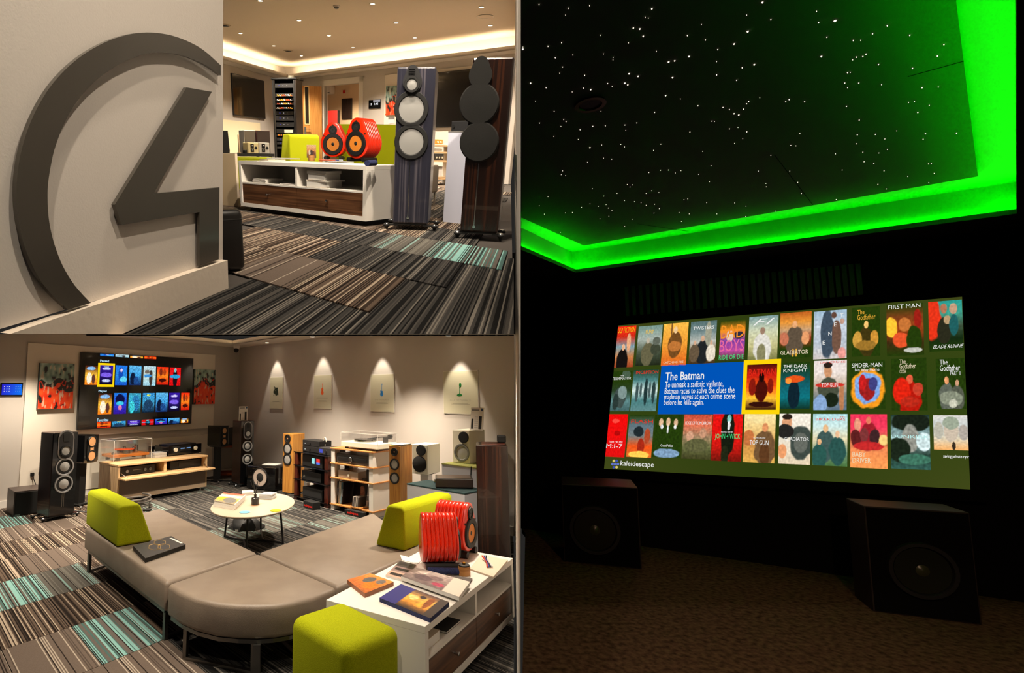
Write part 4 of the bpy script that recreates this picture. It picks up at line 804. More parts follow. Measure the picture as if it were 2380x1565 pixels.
# ---- lime backs and pouf
M,w=fr(2,(199,1221),(271,1274),ZS); h=hgt(M,262,1171); wedge(2,M,w,h-.0,.28,'lime felt seat back on the long leather bench',.002)
A=fl(2,939.5,1283.6,ZS); d_=(fl(2,990,1277,ZS)-fl(2,785,1364,ZS)).normalized(); M=basis(A,d_); 
far=None
for wq in (x*.02 for x in range(20,90)):
    if pxy(2,M@V((wq,0,.3)))[0]>1050: break
h=hgt(M@X.Rotation(0,4,'Z'),945,1186,0) if False else sp(2,M,935,1180,0)[1]
wedge(2,M@T(wq/2,0,0),wq,max(.3,min(h,.42)),.28,'lime felt seat back facing the round table beside the red speakers',.002)
ZP=.47; Mp,wp_=fr(2,(679,1426),(812,1502),ZP); dp=(Mp.inverted()@fl(2,918,1442,ZP)).y; Mp.translation.z=0; Mp.translation+=V((-.012,-.03,0))
o=thing('felt_pouf',2,Mp,'lime felt cube pouf at the end of the white console','pouf'); b=part(o,'body',G().rbox(-wp_/2,wp_/2,0,dp,.03,ZP,.055,5),lime,True); part(o,'seam',G().box(wp_/2-.2,wp_/2-.194,-.0015,.01,.05,ZP-.2),mat('dark_lime',(110,116,6),.9))
for sx in(-1,1):
    for y in(.08,dp-.08): part(o,'foot',G().cyl(.03,0,.035,14,T(sx*(wp_/2-.08),y,0)),black)
# ---- white console
ZK=.44; Mk,wk=fr(2,(988,1457),(1192,1298),ZK); Mk.translation.z=0; dk=(Mk.inverted()@fl(2,790,1361,ZK)).y; dk=max(.4,min(dk,.62)); zs2=hgt(Mk,989,1521)
console(2,Mk,wk,ZK,dk,max(.2,min(zs2,.28)),'white console with walnut drawers strewn with brochures beside the lime pouf')
ki=Mk.inverted()
def onk(px,py,z=ZK): p=ki@fl(2,px,py,z); return p.x,p.y
def quadsheet(name,px,t,z,label,cat,fn,group=None,side=paper,nx=14,ny=18):
    P=[ki@fl(2,*p,z+t) for p in px]; o=thing(name,2,Mk@T(P[0].x,P[0].y,z),label,cat,group); L=[p-V((P[0].x,P[0].y,0)) for p in P]
    part(o,'pages',G().slab([(p.x,p.y) for p in L],.0005,t),side)
    if fn: picture(o,'cover_print',fn,nx,ny,printm,lambda u,v:tuple(L[3].lerp(L[2],u).lerp(L[0].lerp(L[1],u),v).xy)+(t+.0006,))
    return o,L
# corner order: far-left, far-right, near-right, near-left as the picture reads
bro=scene_print
o,L=quadsheet('brochure',[(932,1358),(1044,1400),(1000,1438),(882,1390)],.022,ZK,'navy brochure with glowing house photograph on the console','brochure',lambda u,v:(52,52,128) if u<.33 else ((58,52,46) if u>.84 else bro(4,[(40,30,30),(230,150,50),(250,190,90),(70,50,60)],[(.45,.6,.08,.12,(255,220,140)),(.65,.35,.1,.12,(250,170,60)),(.58,.75,.06,.08,(40,30,40)),(.75,.6,.06,.3,(150,80,30))])(u,v)),side=navy,nx=30,ny=16)
o,L=quadsheet('brochure',[(967,1319),(1092,1353),(1067,1388),(932,1340)],.022,ZK+.013,'thick white catalogue with a cushioned sofa photograph on its cover','catalogue',lambda u,v:(228,216,202) if u>.72 else bro(6,[(110,96,96),(150,130,124),(190,176,170)],[(.3,.4,.16,.2,(96,80,84)),(.5,.6,.12,.14,(120,100,100)),(.6,.25,.1,.12,(176,60,90)),(.2,.75,.1,.1,(216,200,190))])(u,v),nx=28,ny=16)
o,L=quadsheet('brochure',[(860,1333),(915,1353),(848,1380),(807,1348)],.024,ZK,'pile of orange covered brochures by the lime pouf','brochure',bro(8,[(190,100,40),(226,120,40),(236,150,70)],[(.4,.6,.16,.24,(90,90,90)),(.7,.4,.22,.24,(240,120,20)),(.75,.75,.14,.16,(120,110,104))]),side=mat('brochure_edge',(150,96,66),.6))
o,L=quadsheet('leaflet',[(930,1304),(968,1313),(945,1350),(896,1337)],.012,ZK,'leaflet printed with three dark keypad strips on the console','leaflet',lambda u,v:((40,34,34) if (v*3)%1<.72 and .12<u<.86 and .25<(v*3)%1 else [(214,170,150),(150,126,122),(70,62,60)][min(2,int(v*3))]),nx=16,ny=24)
o,L=quadsheet('brochure',[(1040,1335),(1098,1345),(1080,1372),(1020,1352)],.012,ZK,'charcoal brochure tucked under the sofa catalogue','brochure',None,side=mat('charcoal_cover',(78,68,62),.6))
o,L=quadsheet('paper_sheet',[(1118,1289),(1180,1302),(1147,1341),(1092,1322)],.01,ZK,'pink tinted sheets under the bundle of bare wires','paper',None,side=paperc)
o,L=quadsheet('paper_sheet',[(930,1290),(980,1303),(970,1311),(934,1302)],.003,ZK,'plain white sheet behind the keypad leaflet','paper',None)
a=fl(2,1079,1337,ZK); o=thing('wooden_pot',2,T(a.x,a.y,ZK),'turned wooden pot with black lid and brass knob on the console','pot'); part(o,'body',G().lathe([(.036,0),(.039,.008),(.039,.05),(.037,.056)],26),bambo,True); ld=part(o,'lid',G().lathe([(.036,.056),(.034,.064),(.015,.067)],24),black,True); part(ld,'knob',G().lathe([(.008,.066),(.012,.074),(.006,.08),(1e-6,.081)],14),mat('brass',(206,150,60),.3,1.),True)
a=fl(2,1132,1310,ZK+.012); wc=[(220,70,40),(60,70,160),(20,20,20),(220,220,220)]; o=thing('wire_bundle',2,T(a.x,a.y,ZK+.0115),'small bundle of coloured bare ended wires tied together','wire bundle')
for i in range(4): part(o,'wire',G().tube([(-.02+.012*i,-.09,.006),(-.004+.004*i,-.02,.008+.003*i),(-.002+.003*i,.03,.01+.003*i),(-.012+.014*i,.1,.02)],.0045,6),mat('wire_%d'%i,wc[i],.5),True)
# books inside the console
for i,(px,py,m,lab) in enumerate(((1050,1440,black,'black brochure lying inside the console compartment'),(1000,1505,paperc,'pile of cream catalogues inside the console end compartment'))):
    x=fp(2,Mk,px,py,.05)[0]; o=thing('catalogue',2,Mk@T(x,.04,max(.2,min(zs2,.28))+.001),lab,'catalogue'); t=.012 if i==0 else .05
    part(o,'pages',G().box(-.09,.09,0,.24,.001,t-.002),paper); part(o,'cover',G().box(-.092,.092,-.002,.242,t-.002,t).box(-.092,.092,-.002,.242,0,.001),m)
# red ribbed speakers on the console
def yawed(a,fx,fy): x=V((-fy,fx,0)); return basis(V((a.x,a.y,a.z)),V((-fy,fx,0)) if False else V((-fy*1.,fx*1.,0)))
def face_dir(a,D,z): # local -y looks along D
    D=V((D[0],D[1],0)).normalized(); y=-D; x=V((y.y,-y.x,0)); return X(((x.x,y.x,0,a.x),(x.y,y.y,0,a.y),(0,0,1,z),(0,0,0,1)))
a=fl(2,1060,1316,ZK); M=face_dir(a,(1,.04),ZK+.0005); hh=(fp(2,basis(a,V((1,0,0))),1020,1183)[1])
redspeaker(2,M,'red ribbed speaker seen side on at the edge of the console',.32,.235)
one('cloth_roll',2,face_dir(fl(2,1064,1322,ZK),(1,-.05),ZK+.001),G().cyl(.021,0,.2,18,T(-.125,.005,.021)@X.Rotation(-math.pi/2,4,'X')),navy,'navy mesh covered roll below the side on red speaker','roll',smooth=True)
a=fl(2,1094,1292,ZK); M=face_dir(a,(.84,-.54),ZK+.0005); redspeaker(2,M,'red ribbed speaker showing its orange cone beside the ebony tower',.335,.24)
# ---- black notebook on the bench
P=[fl(2,*p,ZS+.03) for p in ((309.5,1270),(398,1247),(431.5,1267),(338,1299))]; o=thing('notebook',2,T(P[0].x,P[0].y,ZS+.001),'black boxed notebook with golden hexagons on the leather bench','notebook'); L=[p-P[0] for p in P]
part(o,'body',G().slab([(p.x,p.y) for p in L],0,.024),black); part(o,'lid',G().slab([(p.x,p.y) for p in L],.026,.032),mat('charcoal_board',(44,42,42),.5))
gold=mat('gold_foil',(196,164,110),.4,.5); C=[L[0].lerp(L[1],u).lerp(L[3].lerp(L[2],u),v) for u,v in((.38,.5),(.55,.68),(.58,.3))]; eu=(L[1]-L[0])*.15; ev=(L[3]-L[0])*.24
for q in C:
    hexa=[q+eu*math.cos(math.pi*k/3)+ev*math.sin(math.pi*k/3) for k in range(7)]; part(o,'hexagon',G().tube([(p.x,p.y,.033) for p in hexa],.0022,4),gold)
e=L[1].lerp(L[2],.2); e2=L[1].lerp(L[2],.9); part(o,'title_bar',G().slab([(e.x-.03,e.y-.02),(e.x-.012,e.y-.015),(e2.x-.012,e2.y+.01),(e2.x-.03,e2.y+.005)],.032,.0325),paper)
# ---- round table
ZT=.4; a=fl(2,590,1171,ZT); o=thing('coffee_table',2,T(a.x,a.y,0),'round cream coffee table on thin black legs','coffee table'); S=X.Diagonal((.43,.62,1,1))
part(o,'top',G().lathe([(.97,ZT-.025),(1,ZT-.012),(1,ZT-.004),(.985,ZT)],56,S),mat('cream_top',(196,178,156),.45),True)
tops=[(-.34,.16),(.02,-.42),(.33,-.1),(.0,.42)]
for i,(x,y) in enumerate(tops):
    part(o,'leg',G().tube([(x*.9,y*.9,ZT-.025),(x*1.02,y*1.02,.012)],.011,8),black,True)
part(o,'stretcher',G().tube([(tops[0][0],tops[0][1],.02),(-.1,0,.02),(tops[1][0],tops[1][1],.02)],.01,8),dark,True); part(o,'stretcher',G().tube([(tops[2][0],tops[2][1],.02),(.1,.02,.02),(tops[3][0],tops[3][1],.02)],.01,8),dark,True); part(o,'stretcher',G().tube([(-.1,0,.02),(.1,.02,.02)],.01,8),dark,True)
def onT(px,py,z=ZT): return fl(2,px,py,z)
z=ZT+.001
for i,(t,lab) in enumerate(((.03,'thick white magazine at the bottom of the round table pile'),(.016,'white magazine in the middle of the round table pile'),(.01,'magazine with yellow and white cover topping the round table pile'))):
    P=[fl(2,*p,ZT+.05) for p in ((519,1147),(570,1152),(544,1175),(497,1166))]; M=T(P[3].x,P[3].y,z); L=[p-P[3] for p in P]
    o=thing('magazine',2,M,lab,'magazine','magazines piled on the round table'); part(o,'pages',G().slab([(p.x+.004*i,p.y) for p in L],0,t-.001),paper)
    if i==2: picture(o,'cover_print',bro(11,[(150,140,130),(240,190,40),(236,230,226),(226,80,40)],[(.3,.4,.26,.16,(250,196,20)),(.65,.3,.3,.24,(120,116,112)),(.5,.9,.36,.06,(230,90,60))]),18,14,printm,lambda u,v:tuple(L[3].lerp(L[2],u).lerp(L[0].lerp(L[1],u),v).xy)+(t+.0004,))
    z+=t+.0005
a=onT(577,1152); o=thing('paperback',2,T(a.x,a.y,ZT+.001,.2),'slim cream paperback behind the scent bottle','book'); part(o,'pages',G().box(-.07,.06,0,.14,0,.03),paper); part(o,'cover',G().box(-.072,.062,-.002,.142,.03,.032),paperc)
a=onT(593,1174); o=thing('reed_diffuser',2,T(a.x,a.y,ZT+.001),'black glass scent bottle with dark reeds on a cork coaster','reed diffuser'); part(o,'coaster',G().cyl(.047,0,.004,24),bambo); part(o,'bottle',G().lathe([(.038,.004),(.041,.008),(.041,.07),(.037,.075),(.014,.077),(.014,.096),(.018,.097),(.018,.107)],24),mat('black_bottle',(36,34,34),.25),True)
for i in range(6): q=i*1.05; part(o,'reed',G().tube([(0,0,.1),(.055*math.cos(q),.04*math.sin(q),.26+.02*math.sin(i*2.))],.0022,5),black)
z=ZT+.001; a=onT(617,1160)
for i in range(4):
    o=thing('cd_case',2,T(a.x+.003*(i%2),a.y-.03,z,-.25+.06*(i%3)),['lowest clear disc case of the stack on the round table','second clear disc case of the stack on the round table','third clear disc case of the stack on the round table','topmost grey disc case of the stack on the round table'][i],'disc case','disc cases on the round table'); part(o,'case',G().rbox(-.075,.075,0,.15,0,.012,.002),mat('cd_clear',(206,206,208),.15)); part(o,'insert',G().box(-.07,.07,.004,.146,.012,.0126),[paper,grey,paper,mat('cd_sleeve',(176,182,198),.4,c2=(150,150,170),scale=(30,30,30))][i]); z+=.0135
for px,py,c,lab in ((569,1191.5,(120,186,214),'pale blue felt coaster on the round table'),(641,1187.5,(206,206,20),'lime yellow felt coaster on the round table')):
    a=onT(px,py); one('coaster',2,T(a.x,a.y,ZT+.0005),G().lathe([(.053,0),(.055,.002),(.053,.005)],28),mat('coaster_%d'%c[0],c,.9,bump=.4,bscale=200),lab,'coaster',smooth=True)
a=fl(2,572,1230); o=thing('black_bag',2,T(a.x,a.y,0),'crumpled black bag with a white tag under the round table','bag'); pts=[]
g=G(); nb=14; rows=[(1.,0),(.95,.04),(.7,.1),(.35,.13),(.02,.14)]
vs=[(.19*s*(1+.25*math.sin(k*2.1+z*30))*math.cos(2*math.pi*k/nb),.14*s*(1+.2*math.sin(k*3.3+z*9))*math.sin(2*math.pi*k/nb),z*(1+.2*math.sin(k*1.7))) for s,z in rows for k in range(nb)]
g.add(vs,[(i*nb+k,i*nb+(k+1)%nb,(i+1)*nb+(k+1)%nb,(i+1)*nb+k) for i in range(4) for k in range(nb)]+[tuple(range(nb-1,-1,-1))]); part(o,'fabric',g,mat('black_nylon',(14,14,15),.5,bump=.4,bscale=30),True); part(o,'tag',G().box(-.09,-.055,-.16,-.158,.01,.03),paper)
# ---- left group: subwoofer, ebony tower, stand speaker, media cabinet
def boxspk(name,px,ptop,z,d,body,label,cat='speaker',r=.006,front=None,extra_z=0.):
    M,w=fr(2,*px,z); h=hgt(M,(px[0][0]+px[1][0])/2,ptop); o=thing(name,2,M,label,cat); part(o,'cabinet',G().rbox(-w/2,w/2,0,d,0,h,r),body); return o,M,w,h
o,M,w,h=boxspk('subwoofer',((30,1203),(103,1193)),1140,.0,.42,mat('dark_walnut_box',(58,46,42),.4),'dark boxy subwoofer with a cloth front beside the ebony tower')
part(o,'front_grille',G().rbox(-w/2+.012,w/2-.012,-.015,0,.02,h-.015,.005),gm); part(o,'badge',G().box(-w*.46,-w*.3,-.017,-.015,.012,.03),steel)
def ringdrv(o,x,z,r,y=0.):
    q=driver(o,x,z,r,y,mat('bright_ring',(200,200,202),.3,.7),black,name='driver',cr=.8,lip=.016); part(q,'dome',G().lathe([(r*.56,.006),(r*.4,.014),(1e-6,.018)],24),silver,True); return q
def goldtower(a,b,ptop,label,px,k3,feet=True,d=.34):
    o,M,w,h=tower('tower_speaker',2,a,b,ptop,label,ebony,d); part(o,'baffle',G().box(-w/2+.004,w/2-.004,-.006,0,.08,h-.006),blackg)
    zc=[fp(2,M,px,py)[1] for py in k3]
    z=zc[0]; r=w*.32; hh=w*.3; pts=[(r*math.cos(q*math.pi/14),z+hh+r*math.sin(q*math.pi/14)) for q in range(15)]+[(r*math.cos(math.pi+q*math.pi/14),z-hh+r*math.sin(math.pi+q*math.pi/14)) for q in range(15)]
    t=part(o,'tweeter_plate',G().prism(pts,-.02,-.006),mat('satin_silver',(150,150,152),.35,.8)); part(t,'plate_inset',G().prism([(x*.86,z+(zz-z)*.9) for x,zz in pts],-.022,-.02),dark)
    part(o,'ribbon_tweeter',G().box(-w*.12,w*.12,-.026,-.022,z+hh*.5,z+hh*1.5),black); driver(o,0,z-hh*.75,w*.24,-.022,black,silver,cr=.7)
    for zz in zc[1:]: ringdrv(o,0,zz,w*.37,-.006)
    part(o,'trim_line',G().box(-w*.05,-w*.02,-.009,-.006,h*.15,h*.33).box(w*.02,w*.05,-.009,-.006,h*.15,h*.33),steel); return o
goldtower((113,1203),(172,1192.5),1006,'dark ebony tower speaker with silver rings by the wall socket',141,(1036,1086,1126))
def standspk(px,pbot,ptop,zb,colx,label,feetpx,d=.26):
    M,w=fr(2,*px,zb); h=hgt(M,(px[0][0]+px[1][0])/2,ptop); M0=M.copy(); M0.translation.z=0
    o=thing('stand_speaker',2,M0,label,'stand speaker'); part(o,'cabinet',G().prism([(-w/2,zb+.02),(-w/2+.02,zb),(w/2-.02,zb),(w/2,zb+.02),(w/2,zb+h),(-w/2,zb+h)],0,d),blackg)
    pl=part(o,'driver_plate',G().prism([(x*w*.8,zb+h*.04+z*h*.92) for x,z in [(-.4,.1),(-.4,.9),(-.25,1),(.25,1),(.4,.9),(.4,.68),(.26,.55),(.26,.45),(.4,.32),(.4,.1),(.25,0),(-.25,0)]][::-1],-.008,0),black)
    for zf in(.24,.76): driver(o,0,zb+h*zf,w*.3,-.008,black,copper,cr=.8)
    part(o,'ribbon_tweeter',G().box(-w*.12,w*.12,-.014,-.008,zb+h*.44,zb+h*.56),copper)
    part(o,'column',G().box(-w*.22,w*.22,d*.35,d*.65,.03,zb),black); part(o,'top_plate',G().box(-w*.4,w*.4,d*.1,d*.9,zb-.01,zb),dark); part(o,'base_plate',G().box(-w*.35,w*.35,d*.2,d*.8,.02,.035),black)
    for sx in(-1,1):
        for sy in(-.15,1.0): part(o,'arm',G().tube([(0,d*.5,.028),(sx*w*.8,d*(.5+(sy-.45)*1.2),.03)],.012,6),steel); part(o,'foot',G().lathe([(.006,0),(.02,.02),(.022,.035),(.012,.045)],12),chrome,True,L=T(sx*w*.8,d*(.5+(sy-.45)*1.2),0))
    return o
standspk(((194,1078.3),(227,1072.7)),0,1012,.6,0,'gloss black stand speaker with copper cones beside the media cabinet',None,.34)
# media cabinet
ZM=.06; M,w=fr(2,(271,1165),(480,1131),ZM); h=hgt(M,372,1070); M.translation.z=0; h+=ZM; dM=.55
cab=thing('media_cabinet',2,M,'pale oak media cabinet with a lowered flap and taupe front','media cabinet')
t=.03; zf=fp(2,M,375,1098)[1]
part(cab,'top',G().rbox(-w/2-.01,w/2+.01,-.01,dM,h-t,h,.006),oakp); part(cab,'floor_board',G().box(-w/2+t,w/2-t,0,dM,ZM,ZM+t),oakp); part(cab,'back_board',G().box(-w/2+t,w/2-t,dM-.02,dM,ZM+t,h-t),dark)
for s in(-1,1): part(cab,'side_board',G().box(min(s*w/2,s*(w/2-t)),max(s*w/2,s*(w/2-t)),0,dM,ZM,h-t),oakv)
part(cab,'divider',G().box(-.02,.02,.01,dM-.02,zf,h-t),oakp); part(cab,'shelf',G().box(-w/2+t,w/2-t,.0,dM-.02,zf-.02,zf),oakp); part(cab,'taupe_front',G().box(-w/2+t,w/2+.0-t,-.004,.015,ZM+.06,zf-.03),taupep); part(cab,'lower_band',G().box(-w/2+t,w/2-t,-.003,.015,ZM,ZM+.058),mat('pale_band',(176,152,126),.5)); 
fl_=part(cab,'drop_flap',G().box(-w/2+.01,w/2+.02,-.19,-.006,zf-.028,zf-.008),oakp)
for s in(-1,1): part(fl_,'hinge',G().tube([(s*(w/2-.08),-.12,zf-.006),(s*(w/2-.05),.02,zf+.06)],.006,6),chrome)
for sx in(-1,1):
    for y in(.06,dM-.06): part(cab,'leg',G().cyl(.014,0,ZM,10,T(sx*(w/2-.08),y,0)),chrome)
cM,cw,ch=M,w,h
def oncab(px,py,z=None): p=cM.inverted()@fl(2,px,py,ch if z is None else z); return p.x,p.y
x0,_=fp(2,cM,277,1095,.08); x1,_=fp(2,cM,360,1090,.08); zi=zf+.002
o=thing('stereo_amplifier',2,cM@T((x0+x1)/2,.08,zi),'slim black amplifier with chrome knobs inside the media cabinet','amplifier'); hw=(x1-x0)/2; part(o,'case',G().rbox(-hw,hw,0,.35,0,(h-t-zf)*.8,.005),black)
for u in(-.6,.4,.7): part(o,'knob',G().cyl(.022,0,.02,16,T(u*hw,0,(h-t-zf)*.4)@FACE),chrome,True)
part(o,'lettering',G().box(-.25*hw,.2*hw,-.001,0,(h-t-zf)*.42,(h-t-zf)*.47),grey)
x0,_=fp(2,cM,396,1085,.1); x1,_=fp(2,cM,468,1075,.1); o=thing('stereo_receiver',2,cM@T((x0+x1)/2,.1,zi),'dark receiver with a smoked front inside the cabinet','receiver'); hw=(x1-x0)/2; part(o,'case',G().rbox(-hw,hw,0,.35,0,(h-t-zf)*.8,.005),black); part(o,'front_window',G().box(-hw*.5,hw*.5,-.004,0,(h-t-zf)*.2,(h-t-zf)*.6),dark)
# orange turntable with acrylic cover
a=fl(2,309,1066,ch); Mt=basis(V((a.x,a.y,0)),cM.to_3x3()@V((1,0,0))); ti=Mt.inverted(); L0=(ti@fl(2,264,1074,ch)); R0=(ti@fl(2,352,1065,ch)); x0,x1=L0.x,R0.x; y0=min(L0.y,R0.y); dT=.42
o=thing('turntable',2,Mt@T((x0+x1)/2,y0+.01,ch+.001),'orange turntable with a silver platter under a clear cover','turntable'); hw=(x1-x0)/2
for sx in(-1,1):
    for y in(.06,dT-.06): part(o,'foot',G().cyl(.03,0,.05,14,T(sx*hw*.7,y,0)),black)
part(o,'plinth',G().rbox(-hw*.95,hw*.93,.02,dT-.02,.05,.09,.004),amberw); part(o,'platter',G().cyl(.15,.09,.145,40,T(-hw*.12,dT*.5,0)),chrome,True); part(o,'record',G().lathe([(.152,.146),(.152,.152),(.05,.153),(.048,.156),(1e-6,.156)],40,T(-hw*.12,dT*.5,0)),mat('orange_vinyl',(226,84,30),.3),True); part(o,'clamp',G().lathe([(.035,.156),(.035,.17),(.025,.172),(.025,.19),(1e-6,.192)],20,T(-hw*.12,dT*.5,0)),chrome,True)
part(o,'tonearm_base',G().cyl(.035,.09,.19,18,T(hw*.62,dT*.62,0)),chrome,True); part(o,'tonearm',G().tube([(hw*.7,dT*.8,.2),(hw*.55,dT*.5,.2),(hw*.15,dT*.3,.17)],.007,6),chrome,True); part(o,'motor',G().lathe([(.03,.09),(.03,.11),(.012,.112),(.012,.13)],16,T(-hw*.82,dT*.3,0)),chrome,True)
cz=(ti@V((0,0,0))).z; ct=fp(2,Mt,262.6,1026,y0)[1]-ch
cg=G()
for bx in ((-hw,-hw+.006,0,dT),(hw-.006,hw,0,dT),(-hw,hw,0,.006),(-hw,hw,dT-.006,dT)): cg.box(*bx,.0,ct-.006)
cg.box(-hw,hw,0,dT,ct-.006,ct); cv=part(o,'dust_cover',cg,acryl)
ed=G(); e=.003
for sx in(-hw,hw):
    for y in(0,dT): ed.box(sx-e,sx+e,y-e,y+e,0,ct)
for y in(0,dT): ed.box(-hw,hw,y-e,y+e,ct-e,ct+e)
for sx in(-hw,hw): ed.box(sx-e,sx+e,0,dT,ct-e,ct+e)
part(cv,'cover_edge',ed,mat('acrylic_edge',(226,222,214),.2))
# large black processor, small boxes
P=[cM.inverted()@fl(2,*p,ch) for p in ((391,1062),(468,1053))]; Mv=cM@basis(P[0].lerp(P[1],.5),P[1]-P[0]); Mv.translation.z=ch+.001; wv=(P[1]-P[0]).length; hv=fp(2,Mv,434,1034)[1]
o=thing('av_processor',2,Mv,'large gloss black processor with two cream knobs on the cabinet','processor'); part(o,'case',G().rbox(-wv/2,wv/2,0,.36,.012,hv,.006),blackg); part(o,'raised_lid',G().rbox(-wv*.4,wv*.4,.06,.34,hv,hv+.012,.004),dark)
for s in(-1,1): part(o,'knob',G().lathe([(.034,0),(.034,.018),(.03,.022),(1e-6,.023)],22),cream,True,L=T(s*wv*.3,0,hv*.58)@FACE)
part(o,'display',G().box(-wv*.17,wv*.17,-.003,0,hv*.42,hv*.8),black); part(o,'display_glyph',G().box(-wv*.15,-wv*.02,-.004,-.003,hv*.62,hv*.72).box(wv*.03,wv*.15,-.004,-.003,hv*.62,hv*.72),glow('display_blue',(120,160,210),.8)); part(o,'foot_bar',G().box(-wv*.45,wv*.45,.02,.34,0,.012),black)
x,y=oncab(373,1064); x+=.005; z=ch+.001
for i,(lab) in enumerate(('lower silver hi-fi box between turntable and processor','upper silver hi-fi box between turntable and processor')): o=thing('phono_box',2,cM@T(x,y+.0,z),lab,'hi-fi box','small silver hi-fi boxes'); part(o,'case',G().rbox(-.1,.1,0,.2,0,.038,.003),mat('pale_alu',(206,204,200),.35,.4)); part(o,'front_line',G().box(-.002,.002,-.002,0,.005,.034),grey); z+=.0395
x,y=oncab(362,1053); o=thing('power_supply',2,cM@T(x,max(y,.3),ch+.001),'small black box with leads behind the silver hi-fi boxes','power supply'); part(o,'case',G().rbox(-.07,.07,0,.12,0,.11,.006),blackg); part(o,'lead',G().tube([(-.03,0,.05),(-.05,-.05,.02),(0,-.06,.012)],.006,6),cream,True)
# cable coil on the floor
a=fl(2,318,1183); o=thing('cable_coil',2,T(a.x,a.y,0),'thick grey cable coiled on the carpet before the cabinet','cable')
pts=[(.17*math.cos(q*.5)*(1+.08*math.sin(q*1.3)),.2*math.sin(q*.5)*(1+.1*math.cos(q*.9)),.022+.0035*q) for q in range(42)]; part(o,'loop',G().tube(pts,.013,7),mat('braided_grey',(84,78,72),.7),True); part(o,'plug',G().rbox(.16,.26,-.2,-.14,.0,.035,.008),black)
a=fl(2,178,1192); o=thing('mains_lead',2,T(a.x,a.y,0),'black mains leads trailing between the ebony tower and cabinet','cable'); part(o,'strand',G().tube([(-.3,-.1,.012),(-.1,.05,.012),(.15,-.02,.012),(.35,.1,.012)],.01,6),black,True); part(o,'adapter',G().rbox(-.03,.06,-.15,-.09,.0,.04,.01),mahog)
# ---- corner group
standspk(((510,1039.9),(530,1037.7)),0,990,.62,0,'gloss black stand speaker with copper cones in front of the wooden side table',None,.32)
M,w=fr(2,(500,1113),(549,1112)); h=hgt(M,525,1037); o=thing('side_table',2,M,'reddish wooden side table in the room corner','side table'); cher=mat('cherry_wood',(150,66,26),.4,c2=(120,48,18),scale=(40,40,4))
part(o,'top',G().rbox(-w/2,w/2,0,.4,h-.03,h,.004),cher)
for sx in(-1,1):
    for y in(.02,.36): part(o,'leg',G().box(sx*(w/2-.03)-.018,sx*(w/2-.03)+.018,y,y+.034,0,h-.03),cher)
for y in (.03,.37): part(o,'rail',G().box(-w/2+.03,w/2-.03,y,y+.02,.05,.09),cher)
x0,zt=fp(2,M,532,995,.15); x1,_=fp(2,M,547,1030,.15); o=thing('media_player',2,M@T((x0+x1)/2,.15,h+.001),'upright thin black player box on the wooden side table','player'); part(o,'case',G().rbox(-(x1-x0)/2,(x1-x0)/2,0,.2,.01,zt-h,.006),black); part(o,'foot',G().box(-(x1-x0)/2-.02,(x1-x0)/2+.02,.02,.18,0,.01),dark)
o2=goldtower((557,1126),(588,1122.5),979,'dark ebony tower speaker with an information card on top',573,(1001,1037.5,1067.6))
M2,w2=fr(2,(557,1126),(588,1122.5),.06); zt=hgt(M2,572,979)+.06; M2.translation.z=0
def infocard(M,x0,x1,z0_,z1_,y,label,dec=0,tilt=0.):
    o=thing('information_card',2,M@T((x0+x1)/2,y,z0_+.001)@X.Rotation(-tilt,4,'X'),label,'card'); w=(x1-x0)/2; h=z1_-z0_; part(o,'card',G().box(-w,w,0,.004,0,h),paper); (part(o,'foot',G().box(-w*.8,w*.8,0,.05,0,.004),paper) if not tilt else None); part(o,'heading',G().box(-w*.85,w*.3,-.0008,0,h*.86,h*.92),grey); part(o,'blue_logo',G().box(w*.55,w*.9,-.0008,0,h*.85,h*.97),mat('card_blue',(50,80,120),.5))
    part(o,'product_picture',G().box(-w*.85,-w*.55,-.0008,0,h*.06,h*.5).box(w*.3,w*.75,-.0008,0,h*.06,h*.62),black)
    for q in range(6): part(o,'text_line',G().box(-w*.35,w*.2,-.0008,0,h*(.12+.09*q),h*(.14+.09*q)),lgrey)
    return o
x0,z0_=fp(2,M2,555,977,.1); x1,z1_=fp(2,M2,576,945,.1); infocard(M2,x0,x1,zt,z1_,.1,'white information card with product pictures on the corner tower')
M,w=fr(2,(572,1137.5),(639,1145)); h=hgt(M,606,1085); o=thing('subwoofer',2,M,'large gloss black subwoofer with a pale ringed cone','subwoofer'); part(o,'cabinet',G().rbox(-w/2,w/2,0,.4,.02,h,.02,3),blackg,True); part(o,'base',G().box(-w/2+.02,w/2-.02,.02,.38,0,.02),black)
x,z=fp(2,M,605,1110); driver(o,x,z,w*.26,0,black,mat('putty_surround',(176,160,148),.5),mat('cone_black',(20,19,18),.7),'woofer',cr=.88,lip=.02); part(o,'cone_centre',G().lathe([(w*.125,.004),(w*.1,.012),(1e-6,.014)],24),mat('cone_black',(20,19,18),.7),True,L=T(x,-.004,z)@FACE)
for q in range(8): part(o,'bolt',G().cyl(.006,0,.004,8,T(x+w*.36*math.cos(q*math.pi/4+.39),0,z+w*.36*math.sin(q*math.pi/4+.39))@FACE),steel)
part_=one('paper_sheet',2,M@T(0,.2,h+.001,.1),G().box(-.13,.13,0,.2,0,.006),paper,'white leaflet lying on the gloss black subwoofer','leaflet')
